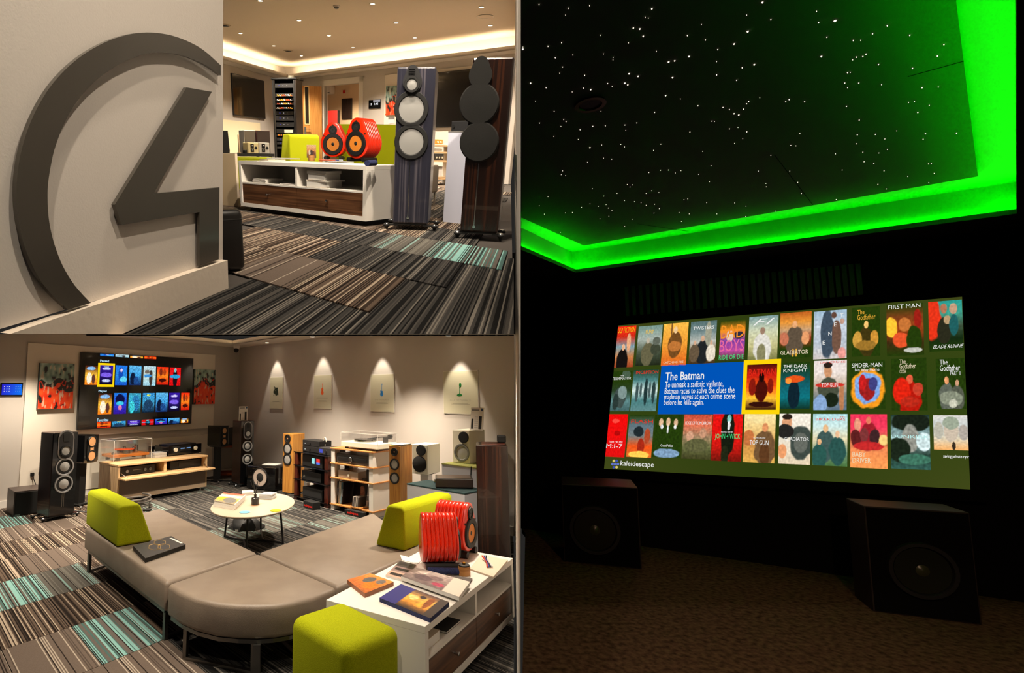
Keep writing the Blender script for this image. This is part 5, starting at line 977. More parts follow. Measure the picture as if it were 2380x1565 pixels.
# oak floorstanders
def oakspk(a,b,ptop,px,k3,label,d=.26):
    M,w=fr(2,a,b,.02); h=hgt(M,px,ptop)+.02; M.translation.z=0; o=thing('oak_speaker',2,M,label,'tower speaker'); part(o,'cabinet',G().rbox(-w/2,w/2,0,d,.02,h,.004),oak)
    for i,py in enumerate(k3): driver(o,0,fp(2,M,px,py)[1],w*(.3 if i==0 else .42),0,black,black if i==0 else silver,copper if i==0 else None,['tweeter','midrange','woofer'][i],cr=.7)
    for sx in(-1,1):
        for y in(.02,d-.02): part(o,'foot',G().cyl(.018,0,.02,10,T(sx*(w/2-.03),y,0)),black)
    return o,M,w,h
oakspk((656,1143.7),(678.5,1147.7),1009,668,(1020,1043,1068),'oak tower speaker standing beside the dark glass rack')
for i in range(2):
    P=fl(2,655,1153+4*i); o=thing('nameplate',2,T(P.x,P.y,0,-.25),['black nameplate block at the foot of the oak tower','second black nameplate block in front of the oak tower'][i],'nameplate'); part(o,'block',G().prism([(-.075,0),(.075,0),(.075,.045),(-.075,.045)],0,.03),black); part(o,'lettering',G().box(-.05,.05,-.001,0,.014,.028),lgrey)
oak2,Mo,wo,ho=oakspk((905,1222.3),(931,1227.2),1037,919,(1051,1080,1112),'oak tower speaker with a white slab on top by the white rack')
o=thing('white_slab',2,Mo@T(0,0,ho+.001),'thin white slab with dark underside on the oak tower','slab'); part(o,'top_sheet',G().box(-wo*.42,wo*.5,.01,.24,.01,.016),paper); part(o,'under_tray',G().box(-wo*.4,wo*.48,.015,.235,0,.01),dark)
# ---- dark glass rack
M,w=fr(2,(683,1161),(761,1183)); h=hgt(M,722,1055); d=.42; o=thing('glass_rack',2,M,'black glass hi-fi rack with mahogany posts','rack')
lv=[fp(2,M,722,py)[1] for py in (1171-12,1120,1087)]+[h]
lv[0]=.06
for z in lv: part(o,'glass_shelf',G().rbox(-w/2-.01,w/2+.01,-.01,d,z-.012,z,.004),blackg)
for sx in(-1,1):
    for y in(.0,d-.07):
        for i in range(3): part(o,'post',G().rbox(sx*(w/2-.04)-.04,sx*(w/2-.04)+.04,y,y+.07,lv[i],lv[i+1]-.012,.006),mahog)
        part(o,'foot_post',G().box(sx*(w/2-.04)-.04,sx*(w/2-.04)+.04,y,y+.07,0,lv[0]-.012),mahog)
part(o,'back_panel',G().box(-w/2+.08,w*.1,d-.02,d-.01,lv[0],h-.012),black)
gM,gw,gl=M,w,lv
def shelfbox(nm,M,x0,x1,z,hh,dd,y,m,label,cat,r=.006): o=thing(nm,2,M@T((x0+x1)/2,y,z+.001),label,cat); part(o,'case',G().rbox(-(x1-x0)/2,(x1-x0)/2,0,dd,0,hh,r),m); return o,(x1-x0)
o,ww_=shelfbox('network_streamer',gM,-gw*.3,gw*.3,gl[2],.17,.3,.03,black,'black streamer with a colourful album display in the dark rack','streamer')
picture(o,'display',lambda u,v:(150,220,220) if u<.4 else ((40,40,60) if u<.6 else (230,60,50) if v>.4 else (90,120,220)),10,6,screenm,rect(-.01,ww_*.38,.05,.13,-.0012))
o,ww_=shelfbox('disc_player',gM,-gw*.32,gw*.26,gl[1],.13,.3,.03,black,'black disc player with a silver ring button in the dark rack','player'); part(o,'ring_button',G().lathe([(.012,0),(.016,.004),(.02,0)],18,None,True),chrome,True,L=T(-ww_*.36,0,.05)@FACE); part(o,'remote',G().box(-ww_*.42,-ww_*.15,.02,.06,.131,.139),steel)
o,ww_=shelfbox('power_amplifier',gM,-gw*.28,gw*.3,gl[0],.15,.32,.03,mat('dull_black',(18,18,18),.7),'dull black power amplifier on the lowest shelf of the dark rack','amplifier'); part(o,'front_plate',G().box(-ww_*.45,ww_*.45,-.004,0,.03,.12),dark)
P=fl(2,716,1184); o=thing('cable_box',2,basis(P,gM.to_3x3()@V((1,0,0))),'black box with red lettering on the carpet before the dark rack','box'); part(o,'case',G().rbox(-.12,.12,0,.12,0,.1,.004),black); redt=mat('red_lettering',(226,34,20),.5,emit=(226,34,20),es=.15); text(o,'lettering','audioquest',redt,-.1,.1,.02,.06,-.0008,bold=.02)
x0,_=fp(2,gM,703,1050,.1); x1,_=fp(2,gM,742,1048,.1)
for i,(hh,lab) in enumerate(((.085,'lower black hi-fi box stacked on the dark glass rack'),(.085,'upper black hi-fi box stacked on the dark glass rack'))):
    o,ww_=shelfbox('compact_amplifier',gM,x0,x1,h+.086*i,hh,.22,.1,mat('soft_black',(26,26,27),.5),lab,'amplifier'); part(o,'knob',G().cyl(.016,0,.012,14,T(-.02,0,.04)@FACE),black,True); part(o,'led',G().box(-ww_*.36,-ww_*.32,-.002,0,.03,.04),wtxt)
part(o,'wire_loop',G().tube([(ww_/2-.02+.05*math.cos(q*.5),.1+.02*math.sin(q*.3),.075+.06*math.sin(q*.5)) for q in range(12)],.006,6),cream,True)
x0,_=fp(2,gM,741,1052,.05); x1=gw/2+.02; o,ww_=shelfbox('headphone_amplifier',gM,x0,x1,h,.1,.25,.05,mat('graphite',(44,43,43),.45),'graphite headphone amplifier with a blue display on the dark rack','amplifier'); part(o,'display',G().box(-ww_*.45,-ww_*.2,-.002,0,.025,.075),glow('violet_display',(90,100,220),.8)); part(o,'dial',G().cyl(.022,0,.01,16,T(.02,0,.05)@FACE),black,True)
# ---- white rack with oak shelves
M,w=fr(2,(769,1185),(867,1207)); h=hgt(M,822,1046); d=.45; o=thing('oak_shelf_rack',2,M,'white hi-fi rack with thin oak shelves holding records','rack'); oaks=mat('oak_edge',(196,136,76),.45,c2=(180,118,60),scale=(4,60,60))
lv=[.09,fp(2,M,818,1116)[1],fp(2,M,818,1081)[1],h]
for z in lv: part(o,'oak_shelf',G().rbox(-w/2-.012,w/2+.012,-.012,d+.012,z-.018,z,.003),oaks)
for i,(za,zb_) in enumerate(zip([.0]+lv[:-1],lv)):
    for sx in(-1,1):
        for y in(0,d-.1): part(o,'post',G().box(sx*(w/2-.035)-.035,sx*(w/2-.035)+.035,y,y+.1,za,zb_-.018),white)
    part(o,'side_board',G().box(w/2-.03,w/2-.004,.1,d-.1,za,zb_-.018),white)
wM,ww2,wl2=M,w,lv
X0=lambda px,py=1110,ly=.05: fp(2,wM,px,py,ly)[0]
# turntable on the white rack
x0,x1=X0(791,1035,.02),X0(876,1040,.02); o=thing('white_turntable',2,wM@T((x0+x1)/2,.03,h+.001),'white turntable with black record under a smoked clear lid','turntable'); hw=(x1-x0)/2
part(o,'plinth',G().rbox(-hw,hw,0,.38,.025,.095,.006),cream)
for sx in(-1,1):
    for y in(.05,.33): part(o,'foot',G().cyl(.025,0,.025,12,T(sx*hw*.8,y,0)),black)
part(o,'platter',G().cyl(.15,.096,.12,40,T(-hw*.2,.2,0)),chrome,True); part(o,'record',G().lathe([(.152,.12),(.152,.127),(.05,.128),(1e-6,.128)],40,T(-hw*.2,.2,0)),blackg,True); part(o,'tonearm_base',G().cyl(.035,.096,.16,16,T(hw*.72,.26,0)),dark,True); part(o,'tonearm',G().tube([(hw*.74,.33,.165),(hw*.66,.2,.165),(hw*.2,.1,.14)],.007,6),dark,True); part(o,'counterweight',G().cyl(.03,-.02,.02,14,T(hw*.75,.34,.165)@X.Rotation(math.pi/2,4,'X')),dark,True)
cg=G(); ct=.21
for bx in ((-hw,-hw+.005,0,.38),(hw-.005,hw,0,.38),(-hw,hw,0,.005),(-hw,hw,.375,.38)): cg.box(*bx,.096,ct)
cg.box(-hw,hw,0,.38,ct,ct+.005); cv=part(o,'lid',cg,acryl); ed=G(); e=.0025
for sx in(-hw,hw):
    for y in(0,.38): ed.box(sx-e,sx+e,y-e,y+e,.096,ct+.005)
for y in(0,.38): ed.box(-hw,hw,y-e,y+e,ct,ct+.007)
for sx in(-hw,hw): ed.box(sx-e,sx+e,0,.38,ct,ct+.007)
part(cv,'lid_edge',ed,MATS['acrylic_edge'])
x0,x1=-ww2/2+.08,ww2/2-.085; o,ww_=shelfbox('integrated_amplifier',wM,x0,x1,wl2[2],.13,.34,.02,mat('slate_metal',(76,78,80),.4,.3),'slate grey amplifier with a central dial in the white rack','amplifier',.012); part(o,'front_slot',G().rbox(-ww_*.44,ww_*.44,-.004,0,.035,.085,.002),black); part(o,'dial',G().lathe([(.036,0),(.036,.016),(.03,.022),(1e-6,.022)],24),chrome,True,L=T(-.02,-.004,.06)@FACE)
x0,x1=-ww2/2+.11,ww2*.12; o,ww_=shelfbox('silver_amplifier',wM,x0,x1,wl2[1],.1,.28,.03,mat('warm_silver',(196,186,172),.35,.5),'small silver amplifier with one knob in the white rack','amplifier',.004); part(o,'knob',G().cyl(.016,0,.014,16,T(.02,0,.045)@FACE),cream,True)
o=thing('remote_stand',2,wM@T(ww2*.3,.06,wl2[1]+.001),'small black stand with remote handset beside the silver amplifier','remote'); part(o,'handset',G().rbox(-.02,.02,0,.02,.0,.15,.006),black); part(o,'dock',G().rbox(-.1,-.03,0,.06,0,.025,.006),dark); 
# records standing on the low shelf
cols=[(20,18,20),(206,196,180),(230,220,200),(130,170,190),(24,22,26),(190,150,110)]
zl=wl2[0]+.001; hs=min(.29,wl2[1]-.018-zl-.012); hx=-ww2/2+.08
for i in range(5):
    x=hx+.022*i; o=thing('record_sleeve',2,wM@T(x,.04,zl+.002)@X.Rotation(math.radians(3+2*i)*.5,4,'Y'),['black record sleeve standing first against the rack post','cream record sleeve second in the rack','ivory record sleeve third in the rack','pale blue record sleeve fourth in the rack','dark record sleeve fifth in the rack'][i],'record','records standing in the white rack'); part(o,'sleeve',G().box(0,.012,0,.29,0,hs),mat('sleeve_%d'%i,cols[i],.5)); part(o,'spine_label',G().box(.003,.009,-.001,0,.1,.2),lgrey)
x=hx+.14; o=thing('record_sleeve',2,wM@T(x,.19,zl+.004)@X.Rotation(math.radians(-9),4,'X')@X.Rotation(-.15,4,'Z'),'large dark record sleeve with a portrait facing out of the rack','record','records standing in the white rack'); part(o,'sleeve',G().box(0,hs,0,.01,.0,hs),black)
picture(o,'cover_print',scene_print(21,[(24,16,14),(30,20,18),(18,14,14)],[(.68,.5,.2,.34,(150,96,72)),(.62,.66,.14,.16,(176,120,92)),(.72,.28,.06,.05,(120,40,40)),(.3,.5,.24,.4,(26,18,18))],.1),24,24,printm,rect(0,hs,0,hs,-.001))
for i in range(9):
    one('disc_case',2,wM@T(ww2*.04+.013*i,-.02,zl+.02)@X.Rotation(.12,4,'Y'),G().box(0,.011,0,.14,0,.125),mat('disc_%d'%(i%4),[(60,50,44),(210,200,186),(30,30,34),(160,150,140)][i%4],.4),'slim disc case in the row on the oak tray','disc case','row of disc cases in the white rack')
one('disc_tray',2,wM@T(ww2*.02,-.03,zl),G().rbox(0,.18,0,.17,0,.018,.003),oaks,'small oak tray under the row of disc cases','tray')
o=thing('headphones',2,wM@T(ww2*.2,.3,zl+.12),'silver headphones with a dark headband at the back of the rack','headphones'); part(o,'headband',G().tube([(.075*math.cos(q*math.pi/10),0,.07+.1*math.sin(q*math.pi/10)) for q in range(11)],.007,6),dark,True)
for s in(-1,1): part(o,'earcup',G().lathe([(.05,-.012),(.055,0),(.045,.018),(1e-6,.02)],20),chrome,True,L=T(s*.06,0,.06)@X.Rotation(s*1.1,4,'Z')@FACE)
part(o,'stand',G().box(-.04,.04,-.02,.06,-.12,.01),cream)
o=thing('cartridge_box',2,wM@T(ww2*.29,.16,zl),'black printed cartons beside the disc cases in the rack','carton'); part(o,'carton',G().rbox(-.07,.07,0,.1,0,.06,.003),black); part(o,'upper_carton',G().rbox(-.065,.07,.005,.1,.061,.115,.003),dark); part(o,'label',G().box(-.03,.03,-.001,0,.02,.035),lgrey)
P=fl(2,822,1202); o=thing('cable_box',2,basis(P,wM.to_3x3()@V((1,0,0))),'black box with red lettering on the carpet before the white rack','box'); part(o,'case',G().rbox(-.17,.17,0,.06,0,.075,.004),black); text(o,'lettering','audioquest',redt,-.12,.08,.02,.06,-.0008,bold=.02)
# ---- white speakers, plinths, ebony tower on the poster wall
def whitespk(px,z,ptop,d,label,drv,stand=None):
    M,w=fr(2,*px,z); h=hgt(M,(px[0][0]+px[1][0])/2,ptop); o=thing('white_speaker',2,M,label,'speaker'); part(o,'cabinet',G().rbox(-w/2,w/2,0,d,0,h,.006),cream)
    for kind,cx,py,r in drv:
        x,zz=fp(2,M,cx,py); 
        if kind=='g': part(o,'grille',G().lathe([(w*r,0),(w*r,.014),(w*r*.94,.018),(1e-6,.019)],28),gm,True,L=T(x,0,zz)@FACE)
        else: driver(o,x,zz,w*r,0,mat('ring_grey',(130,130,130),.4,.5),silver,name='woofer',cr=.74)
    return o,M,w,h
zz1=.64; o,M,w,h=whitespk(((958,1100.8),(994,1104.6)),zz1,1034,.3,'white speaker with two black round grilles on a stand',[('g',979,1047,.3),('g',975.5,1079,.44)])
part(o,'stand_column',G().box(-w*.25,w*.25,.1,.2,-zz1+.02,-.01),white); part(o,'stand_plate',G().box(-w*.4,w*.4,.05,.25,-.01,0),black); part(o,'stand_base',G().box(-w*.5,w*.5,.02,.28,-zz1,-zz1+.02),white)
ZQ=.8; M,w=fr(2,(1027,1077),(1120,1089),ZQ); M.translation.z=0; o=thing('display_plinth',2,M,'tall grey plinth with a green carpet top by the poster wall','plinth'); part(o,'body',G().box(-w/2,w/2,0,.42,0,ZQ-.012),lgrey); part(o,'carpet_top',G().box(-w/2-.003,w/2+.003,-.003,.423,ZQ-.012,ZQ),greenc)
o,M,w,h=whitespk(((1052,1074.7),(1092,1078.8)),ZQ+.001,1001,.34,'white speaker with a silver cone on the green topped plinth',[('g',1078,1017,.28),('d',1073.5,1052.5,.44)])
x0,z0_=fp(2,M,1092,999,.1); x1,z1_=fp(2,M,1121,948,.1); infocard(M@X.Identity(4),x0,x1,h+.002,z1_,.1,'white information card leaning on the white speaker',tilt=.15)
o,M,w,h=whitespk(((1109,1083.8),(1127,1085)),ZQ+.001,1041,.2,'small white speaker with black drivers half hidden by the ebony tower',[('g',1124,1051,.26),('g',1121,1070,.4)])
ZQ2=.62; M,w=fr(2,(946,1124),(1080,1147),ZQ2); M.translation.z=0; dq=max(.3,min(.36,(M.inverted()@fl(2,1112,1135,ZQ2)).y)); o=thing('display_plinth',2,M,'low grey plinth with a dark teal carpet top behind the lime back','plinth'); part(o,'body',G().box(-w/2,w/2,0,dq,0,ZQ2-.012),lgrey); part(o,'carpet_top',G().box(-w/2-.003,w/2+.003,-.003,dq+.003,ZQ2-.012,ZQ2),tealc)
Ma,wa=fr(2,(1012,1135),(1100,1137),ZQ2+.003); da=min(dq*.8,.36); ha=hgt(Ma,1056,1113.5); o=thing('streaming_amplifier',2,Ma,'flat black amplifier with silver dial and aerial on teal plinth','amplifier'); part(o,'case',G().rbox(-wa/2,wa/2,0,da,.008,ha,.006),mat('espresso_metal',(40,32,28),.35)); part(o,'top_plate',G().box(-wa*.45,wa*.45,.02,da-.03,ha,ha+.002),mat('espresso_top',(84,68,58),.3)); part(o,'dial',G().lathe([(.022,0),(.022,.014),(1e-6,.016)],18),chrome,True,L=T(-wa/2,da*.5,ha*.5)@X.Rotation(-math.pi/2,4,'Y'))
part(o,'aerial',G().tube([(wa*.48,da,ha*.6),(wa*.5,da+.005,ha+.09)],.006,6),black); part(o,'foot_rail',G().box(-wa*.4,wa*.4,.03,da-.03,0,.008),black)
M,w=fr(2,(1112,1326),(1188,1331)); h=hgt(M,1155,1036); o=thing('tower_speaker',2,M,'tall dark ebony tower speaker behind the console end','tower speaker'); part(o,'cabinet',G().rbox(-w/2,w/2,0,.34,.04,h,.008),ebony); part(o,'base',G().box(-w/2+.01,w/2-.01,.01,.33,0,.04),black); part(o,'top_plate',G().rbox(-w/2+.05,w/2-.02,.05,.3,h,h+.006,.002),mahog)
x,_=fp(2,M,1189,1020,.2); one('mini_speaker',2,M@T(min(x,w/2-.045),.2,h+.007),G().rbox(-.04,.04,0,.08,0,.07,.01),black,'small black cube on top of the ebony tower','speaker')
# ================================================================ ROOM 3: home cinema with a star ceiling
blk=mat('theatre_black_cloth',(9,9,9),.95,bump=.2,bscale=200,spec=.1); blk2=mat('theatre_black_slat',(88,90,80),.55,spec=.3)
# screen wall
vdir=V((-(-949-CX)/F_*1.0,-1,0)).normalized()              # along the screen wall, towards the viewer's right
S0=fl(2,1420,910.0001,EYE-1e-5) if False else V((5.9*(1420-CX)/F_,5.9,0))
MS=basis(S0,vdir); 
struct('wall_front',G().box(-1.1,3.6,.0,.1,-.0,3.3),blk,2,MS)
wr=MS@V((3.55,0,0)); 
rd_=V((ray(2385,900).x,ray(2385,900).y,0)).normalized(); rp=isect(V((0,0,0)),rd_,S0,vdir)
# left wall of the cinema stands on the cinema side of the partition
PL=[at(1210.2,-500,1.55),at(1211,-500,1.55),at(1211,2100,1.55),at(1210.2,2100,1.55),at(1210.2,-500,6.35),at(1210.6,-500,6.35),at(1210.6,2100,6.35),at(1210.2,2100,6.35)]
struct('wall_left',quadbox(PL),blk,2)
MR=basis(MS@V((3.35,0,0)),V((-.62,-.78,0))); struct('wall_right',G().box(0,5,-.1,0,0,3.3),blk,2,MR)
# carpet
g=G().slab([(p.x,p.y) for p in (fl(2,1211,1720),fl(2,2600,1720),MS@V((3.5,0,0)),MS@V((-1.05,0,0)),V((ray(1211,900).x/ray(1211,900).y*6.3,6.3,0)))],-.05,0)
cm=mat('cinema_carpet',(58,40,30),1.,c2=(116,88,66),scale=(26,26,26),bump=1.,bscale=120,spec=.05,lo=.3,hi=.72,detail=8.); struct('floor',g,cm,2)
# ceiling: outer black soffit, cove with green led, star panel
ZT3=2.85; ZF=ZT3+.24; 
lip=[fl(2,*p,ZT3) for p in ((1211.5,581),(1338,634),(2363,497),(2363,-120))]
fa=[fl(2,*p,ZT3+.05) for p in ((1150,537),(1335,612),(2361,480),(2361,-120))]
gpaint=mat('cove_grey_paint',(150,158,146),.6)
def offset(P,n): return P+n
ctr=(lip[1]+lip[2]+lip[3]+lip[0])/4
def band(A,B,za,zb,name,m,th=.02):
    g=G()
    for a,b,c,d in zip(A[:-1],A[1:],B[:-1],B[1:]): g.add([V((a.x,a.y,za)),V((b.x,b.y,za)),V((d.x,d.y,zb)),V((c.x,c.y,zb))],[(0,1,2,3)])
    return struct(name,g,m,2)
def push(P,k):
    Q=[V((ctr.x+(p.x-ctr.x)*k,ctr.y+(p.y-ctr.y)*k,0)) for p in P]; r0=ray(1211.6,900); Q[0]=isect(Q[0],Q[1]-Q[0],V((0,0,0)),V((r0.x,r0.y,0))); return Q
lo_=push(lip,1.0)
outl=push(lip,1.7)
band(lo_,outl,ZT3,ZT3,'ceiling',blk)                                   # black soffit out to the walls
band(lo_,lo_,ZT3,ZT3+.036,'trim_1',blk2)                                # dark lip
# fascia: from the lip up to the slab above, then the star panel hung just below it
up1=[fl(2,*p,ZF) for p in ((1150,530),(1345,592),(2363,428),(2363,-120))]
back=push(lip,1.035)
band(back,back,ZT3,ZF,'trim_2',gpaint)
band(back,push(lip,.55),ZF,ZF,'ceiling',gpaint)
ledg=glow('green_led',(0,255,2),68.)
for a,b in zip(push(lip,1.022)[:-1],push(lip,1.022)[1:]):
    M=basis(a,b-a); l=(b-a).length; o=struct('trim_3',G().box(0,l,-.004,.004,ZT3+.006,ZT3+.02),dark,2,M); part(o,'led_strip',G().box(.02,l-.02,-.006,.006,ZT3+.02,ZT3+.03),ledg,label='green led strip')
star=[fl(2,*p,ZF-.035) for p in ((1211.6,506),(1357,571),(2273,410),(2207,-120))]
g=G(); a,b,c,d=star
cen=(a+b+c+d)/4
near=fl(2,1211.6,-120,ZF-.035)
sp_=[a,b,c,d,near]
g.slab([(p.x,p.y) for p in sp_],ZF-.035,ZF-.02)
sc_=struct('ceiling',g,mat('star_panel_black',(88,90,82),.9,bump=.3,bscale=500,spec=.15),2)
g=G(); e=.002
def seam(p,q): 
    P,Q=fl(2,*p,ZF-.035),fl(2,*q,ZF-.035); M=basis(V((P.x,P.y,0)),Q-P); l=(Q-P).length; part(sc_,'panel_seam',G().box(0,l,-e,e,ZF-.0365,ZF-.0345),blk,L=M)
seam((1800,360),(1889,476)); seam((2110,178),(2240,142)); seam((1480,520),(1600,538))
big=[(1941,48,5),(1738,73,4),(1554,144,4),(1462,171,3.5),(1483,177,3.5),(1452,193,3.5),(1459,197,3),(1563,180,3.5),(1568,141,3),(1753,150,3.5),(1772,5,3.5),(1209+6,114,4),(1233,193,3.5),(1371,343,3.5),(1706,264,3),(1717,267,3),(1547,222,3.2),(1373,208,3),(1601,131,3),(1909,131,3.2),(1495,84,3),(1472,65,3),(1487,67,3),(1515,20,3),(1706,102,3)]
R2=random.Random(11); g=G(); pts=list(big)
sx=[(97,20),(234,38),(203,200),(139,217),(173,271),(312,354),(420,392),(305,414),(130,412),(168,524),(213,562),(224,572),(99,579),(290,610),(350,594),(409,592),(501,588),(557,578),(641,528),(845,497),(963,505),(993,515),(1060,513),(1074,488),(1084,477),(1258,478),(1274,468),(1347,478),(1536,390),(1602,390),(1549,341),(1695,303),(1855,321),(1900,412),(1880,529),(1544,500),(1621,265),(1591,268),(1636,254),(1452,174),(1413,105),(1576,189),(1667,158),(1736,120),(1842,165),(2003,209),(1972,263),(1016,205),(938,232),(880,187),(795,166),(805,265),(1053,318),(933,352),(1027,377),(1188,91),(911,570),(807,621),(670,678),(636,707),(499,691),(482,679),(392,682),(439,749),(325,764),(208,804),(222,826),(614,812),(669,801),(706,800),(738,814),(765,803),(848,820),(907,780),(867,712),(1075,620),(993,606),(1306,686),(1282,684),(1188,731),(1129,805),(1315,858),(1165,863),(1492,724),(1621,716),(1737,703),(1592,676),(1595,634),(1680,632),(1604,565),(1916,629),(1905,655),(2062,626),(1930,771),(1721,804),(1627,761),(1673,769),(1524,800),(1732,889),(1692,867),(512,868),(525,880),(536,870),(348,888),(601,910),(661,906),(464,910),(402,923),(139,925),(98,968),(122,1008),(198,1093),(254,1000),(297,976),(337,959),(376,971),(423,979),(440,990),(499,944),(546,949),(577,954),(601,966),(641,961),(663,982),(638,1003),(535,1032),(500,1066),(384,1030),(426,1018),(779,940),(797,936),(756,1000),(767,1042),(804,1007),(886,954),(934,1007),(1018,955),(1071,970),(1070,1019),(1209,994),(1496,939),(1332,911)]
pts+=[(1205+x/2.0255,y/2.0255,1.7 if y<650 else 1.25) for x,y in sx]
for _ in range(60): pts.append((R2.uniform(1215,2200),R2.uniform(5,500),1.0))
from mathutils.geometry import intersect_point_line
for x,y,r in pts:
    P=fl(2,x,y,ZF-.036); dd=(P-EYEP).length
    def inside(P):
        pol=[(q.x,q.y) for q in sp_]; c=False
        for i in range(len(pol)):
            (x1,y1),(x2,y2)=pol[i],pol[i-1]
            if (y1>P.y)!=(y2>P.y) and P.x<(x2-x1)*(P.y-y1)/(y2-y1)+x1: c=not c
        return c
    if inside(P): g.lathe([(r*.42*dd/F_,0),(r*.2*dd/F_,-.004)],6,X.Translation(P))
part(sc_,'star_lights',g,glow('star_white',(255,236,214),2.2),kind='stuff',label='tiny white fibre optic star lights')
P=fl(2,1372,240,ZF-.036); o=thing('ceiling_downlight',2,X.Translation(P),'unlit black recessed lamp in the star ceiling','downlight'); part(o,'rim',G().lathe([(.07,0),(.075,-.012),(.055,-.012),(.05,0)],24,None,True),mat('dark_bronze',(52,44,36),.35,.6),True); part(o,'lens',G().cyl(.05,-.006,-.001,20),black)
# projection screen
sq=[(1437,757),(2236,690),(2255,1138),(1404,1090)]
MY=-.09
SQ=[fp(2,MS,*p,MY) for p in sq]
scr=thing('projection_screen',2,MS,'wide projection screen showing a wall of film covers','screen')
def s3(x,z,y): return (x,y,z)
fx=[(SQ[0][0]-.09,SQ[0][1]+.09),(SQ[1][0]+.09,SQ[1][1]+.09),(SQ[2][0]+.09,SQ[2][1]-.09),(SQ[3][0]-.09,SQ[3][1]-.09)]
g=G()
for i in range(4):
    j=(i+1)%4; g.prism([SQ[i],SQ[j],fx[j],fx[i]],MY-.012,MY+.03)
part(scr,'frame',g,blk)
uvS=homog(sq,[(0,1),(1,1),(1,0),(0,0)]); import numpy as _np
uvI=homog([(0,1),(1,1),(1,0),(0,0)],SQ)
def surf(u,v,y): x,z=uvI(u,v); return (x,y,z)
picture(scr,'screen_surface',lambda u,v:mix(mix((44,56,14),(66,70,26),abs(u-.5)*1.6),(34,60,10),.6-abs(v-.5)),24,14,screenm,lambda u,v:surf(u,v,MY))
def stext(p,s,m,u0,u1,v0,v1,y,bold=0.,name='cover_title',shear=0.):
    cu=bpy.data.curves.new('t','FONT'); cu.body=s; cu.size=1; cu.offset=bold; cu.resolution_u=2; cu.shear=shear
    o=bpy.data.objects.new('t',cu); me=bpy.data.meshes.new_from_object(o); bpy.data.objects.remove(o); bpy.data.curves.remove(cu)
    xs=[q.co.x for q in me.vertices]; ys=[q.co.y for q in me.vertices]; a,b,c,d=min(xs),max(xs),min(ys),max(ys)
    for q in me.vertices: q.co=V(surf(u0+(u1-u0)*(q.co.x-a)/(b-a),v0+(v1-v0)*(q.co.y-c)/(d-c),y))
    me.materials.clear(); me.materials.append(m); me.name=name; o=bpy.data.objects.new(name,me); col.objects.link(o); o.parent=p; return o
def uvr(x0,y0,x1,y1):
    a=uvS(x0,y0); b=uvS(x1,y1); return a[0],b[0],b[1],a[1]
tm={k:glow('title_'+k,c,.95) for k,c in dict(white=(244,244,240),yellow=(255,200,20),red=(232,40,24),green=(70,220,130),cream=(240,224,190),orange=(250,150,40),pink=(240,110,160),ice=(190,240,236),gold=(240,180,60)).items()}
DK=(34,56,10)
def film(x0,y0,x1,y1,seed,bands,blobs,titles=(),grain=.07,nx=26,ny=36,y=MY-.002):
    u0,u1,v0,v1=uvr(x0,y0,x1,y1); o=picture(scr,'film_cover_tile',scene_print(seed,bands,blobs,grain),nx,ny,screenm,lambda u,v:surf(u0+(u1-u0)*u,v0+(v1-v0)*v,y))
    for s,c,a,b,e,f in titles: stext(o,s,tm[c],u0+(u1-u0)*a,u0+(u1-u0)*b,v0+(v1-v0)*e,v0+(v1-v0)*f,y-.001,shear=.5 if s in('F1','BLADE RUNNE') else 0.)
    return o
def man(cx,top,s,skin,coat): return [(cx,top-.16*s-.3*s,.3*s,.34*s,coat),(cx,top-.07*s,.085*s,.085*s,skin)]
# first row
film(1433,760.5,1470.5,853.5,1,[(150,60,30),(190,120,70),(120,150,160),(200,40,20),(232,40,20)],man(.45,.55,.9,(226,170,130),(20,16,14))+[(.7,.6,.1,.22,(220,160,120))],[('PULP FICTION','yellow',.02,.96,.84,.97)])
film(1485,759.6,1533,848.7,2,[(30,36,22),(70,80,62),(160,170,160),(110,140,130)],man(.45,.68,.85,(180,170,150),(96,92,66))+[(.78,.4,.2,.14,(60,66,50)),(.8,.6,.15,.1,(90,96,84))],[('FURY','yellow',.32,.66,.8,.9)])
film(1543.4,753.8,1594,848.7,3,[(214,96,30),(228,150,50),(240,180,70)],man(.5,.9,.9,(226,190,140),(110,70,30))+[(.5,.45,.26,.12,(180,110,50)),(.34,.88,.03,.3,(120,80,40))],[('CATCHING FIRE','cream',.1,.9,.05,.1)])
film(1606.6,749,1661,844.5,4,[(60,44,26),(120,90,50),(180,180,170),(110,130,130),(80,104,104)],man(.5,.64,.8,(200,160,130),(30,34,36))+man(.2,.54,.6,(200,160,130),(96,80,60))+man(.83,.52,.6,(200,160,130),(220,210,190))+[(.7,.7,.12,.3,(150,150,130))],[('TWISTERS','white',.1,.9,.8,.88)])
film(1675.7,746,1729,839,5,[DK,(180,70,150),(120,60,150),(240,140,30),DK],[(.4,.6,.14,.14,(220,190,170)),(.75,.62,.2,.08,(40,40,60))],[('BAD','orange',.04,.97,.56,.88),('BOYS','pink',.0,.97,.24,.52),('RIDE OR DIE','green',.0,.98,.05,.16)])
film(1741.8,737.5,1806,837,6,[(110,110,60),(190,184,130),(196,200,170),(120,150,150)],man(.48,.74,1.,(150,120,100),(214,210,200))+[(.46,.14,.15,.24,(130,126,90))],[('F1','white',.14,.88,.8,.94)])
film(1814,729.3,1884.4,830.7,7,[DK,DK,(140,50,26),(190,150,110),(220,140,50),(180,90,30)],man(.48,.8,.95,(220,160,110),(90,76,60))+[(.15,.42,.14,.14,(190,110,80)),(.82,.42,.12,.14,(220,150,100))],[('GLADIATOR','cream',.04,.92,.08,.17),('II','gold',.42,.56,.03,.2)])
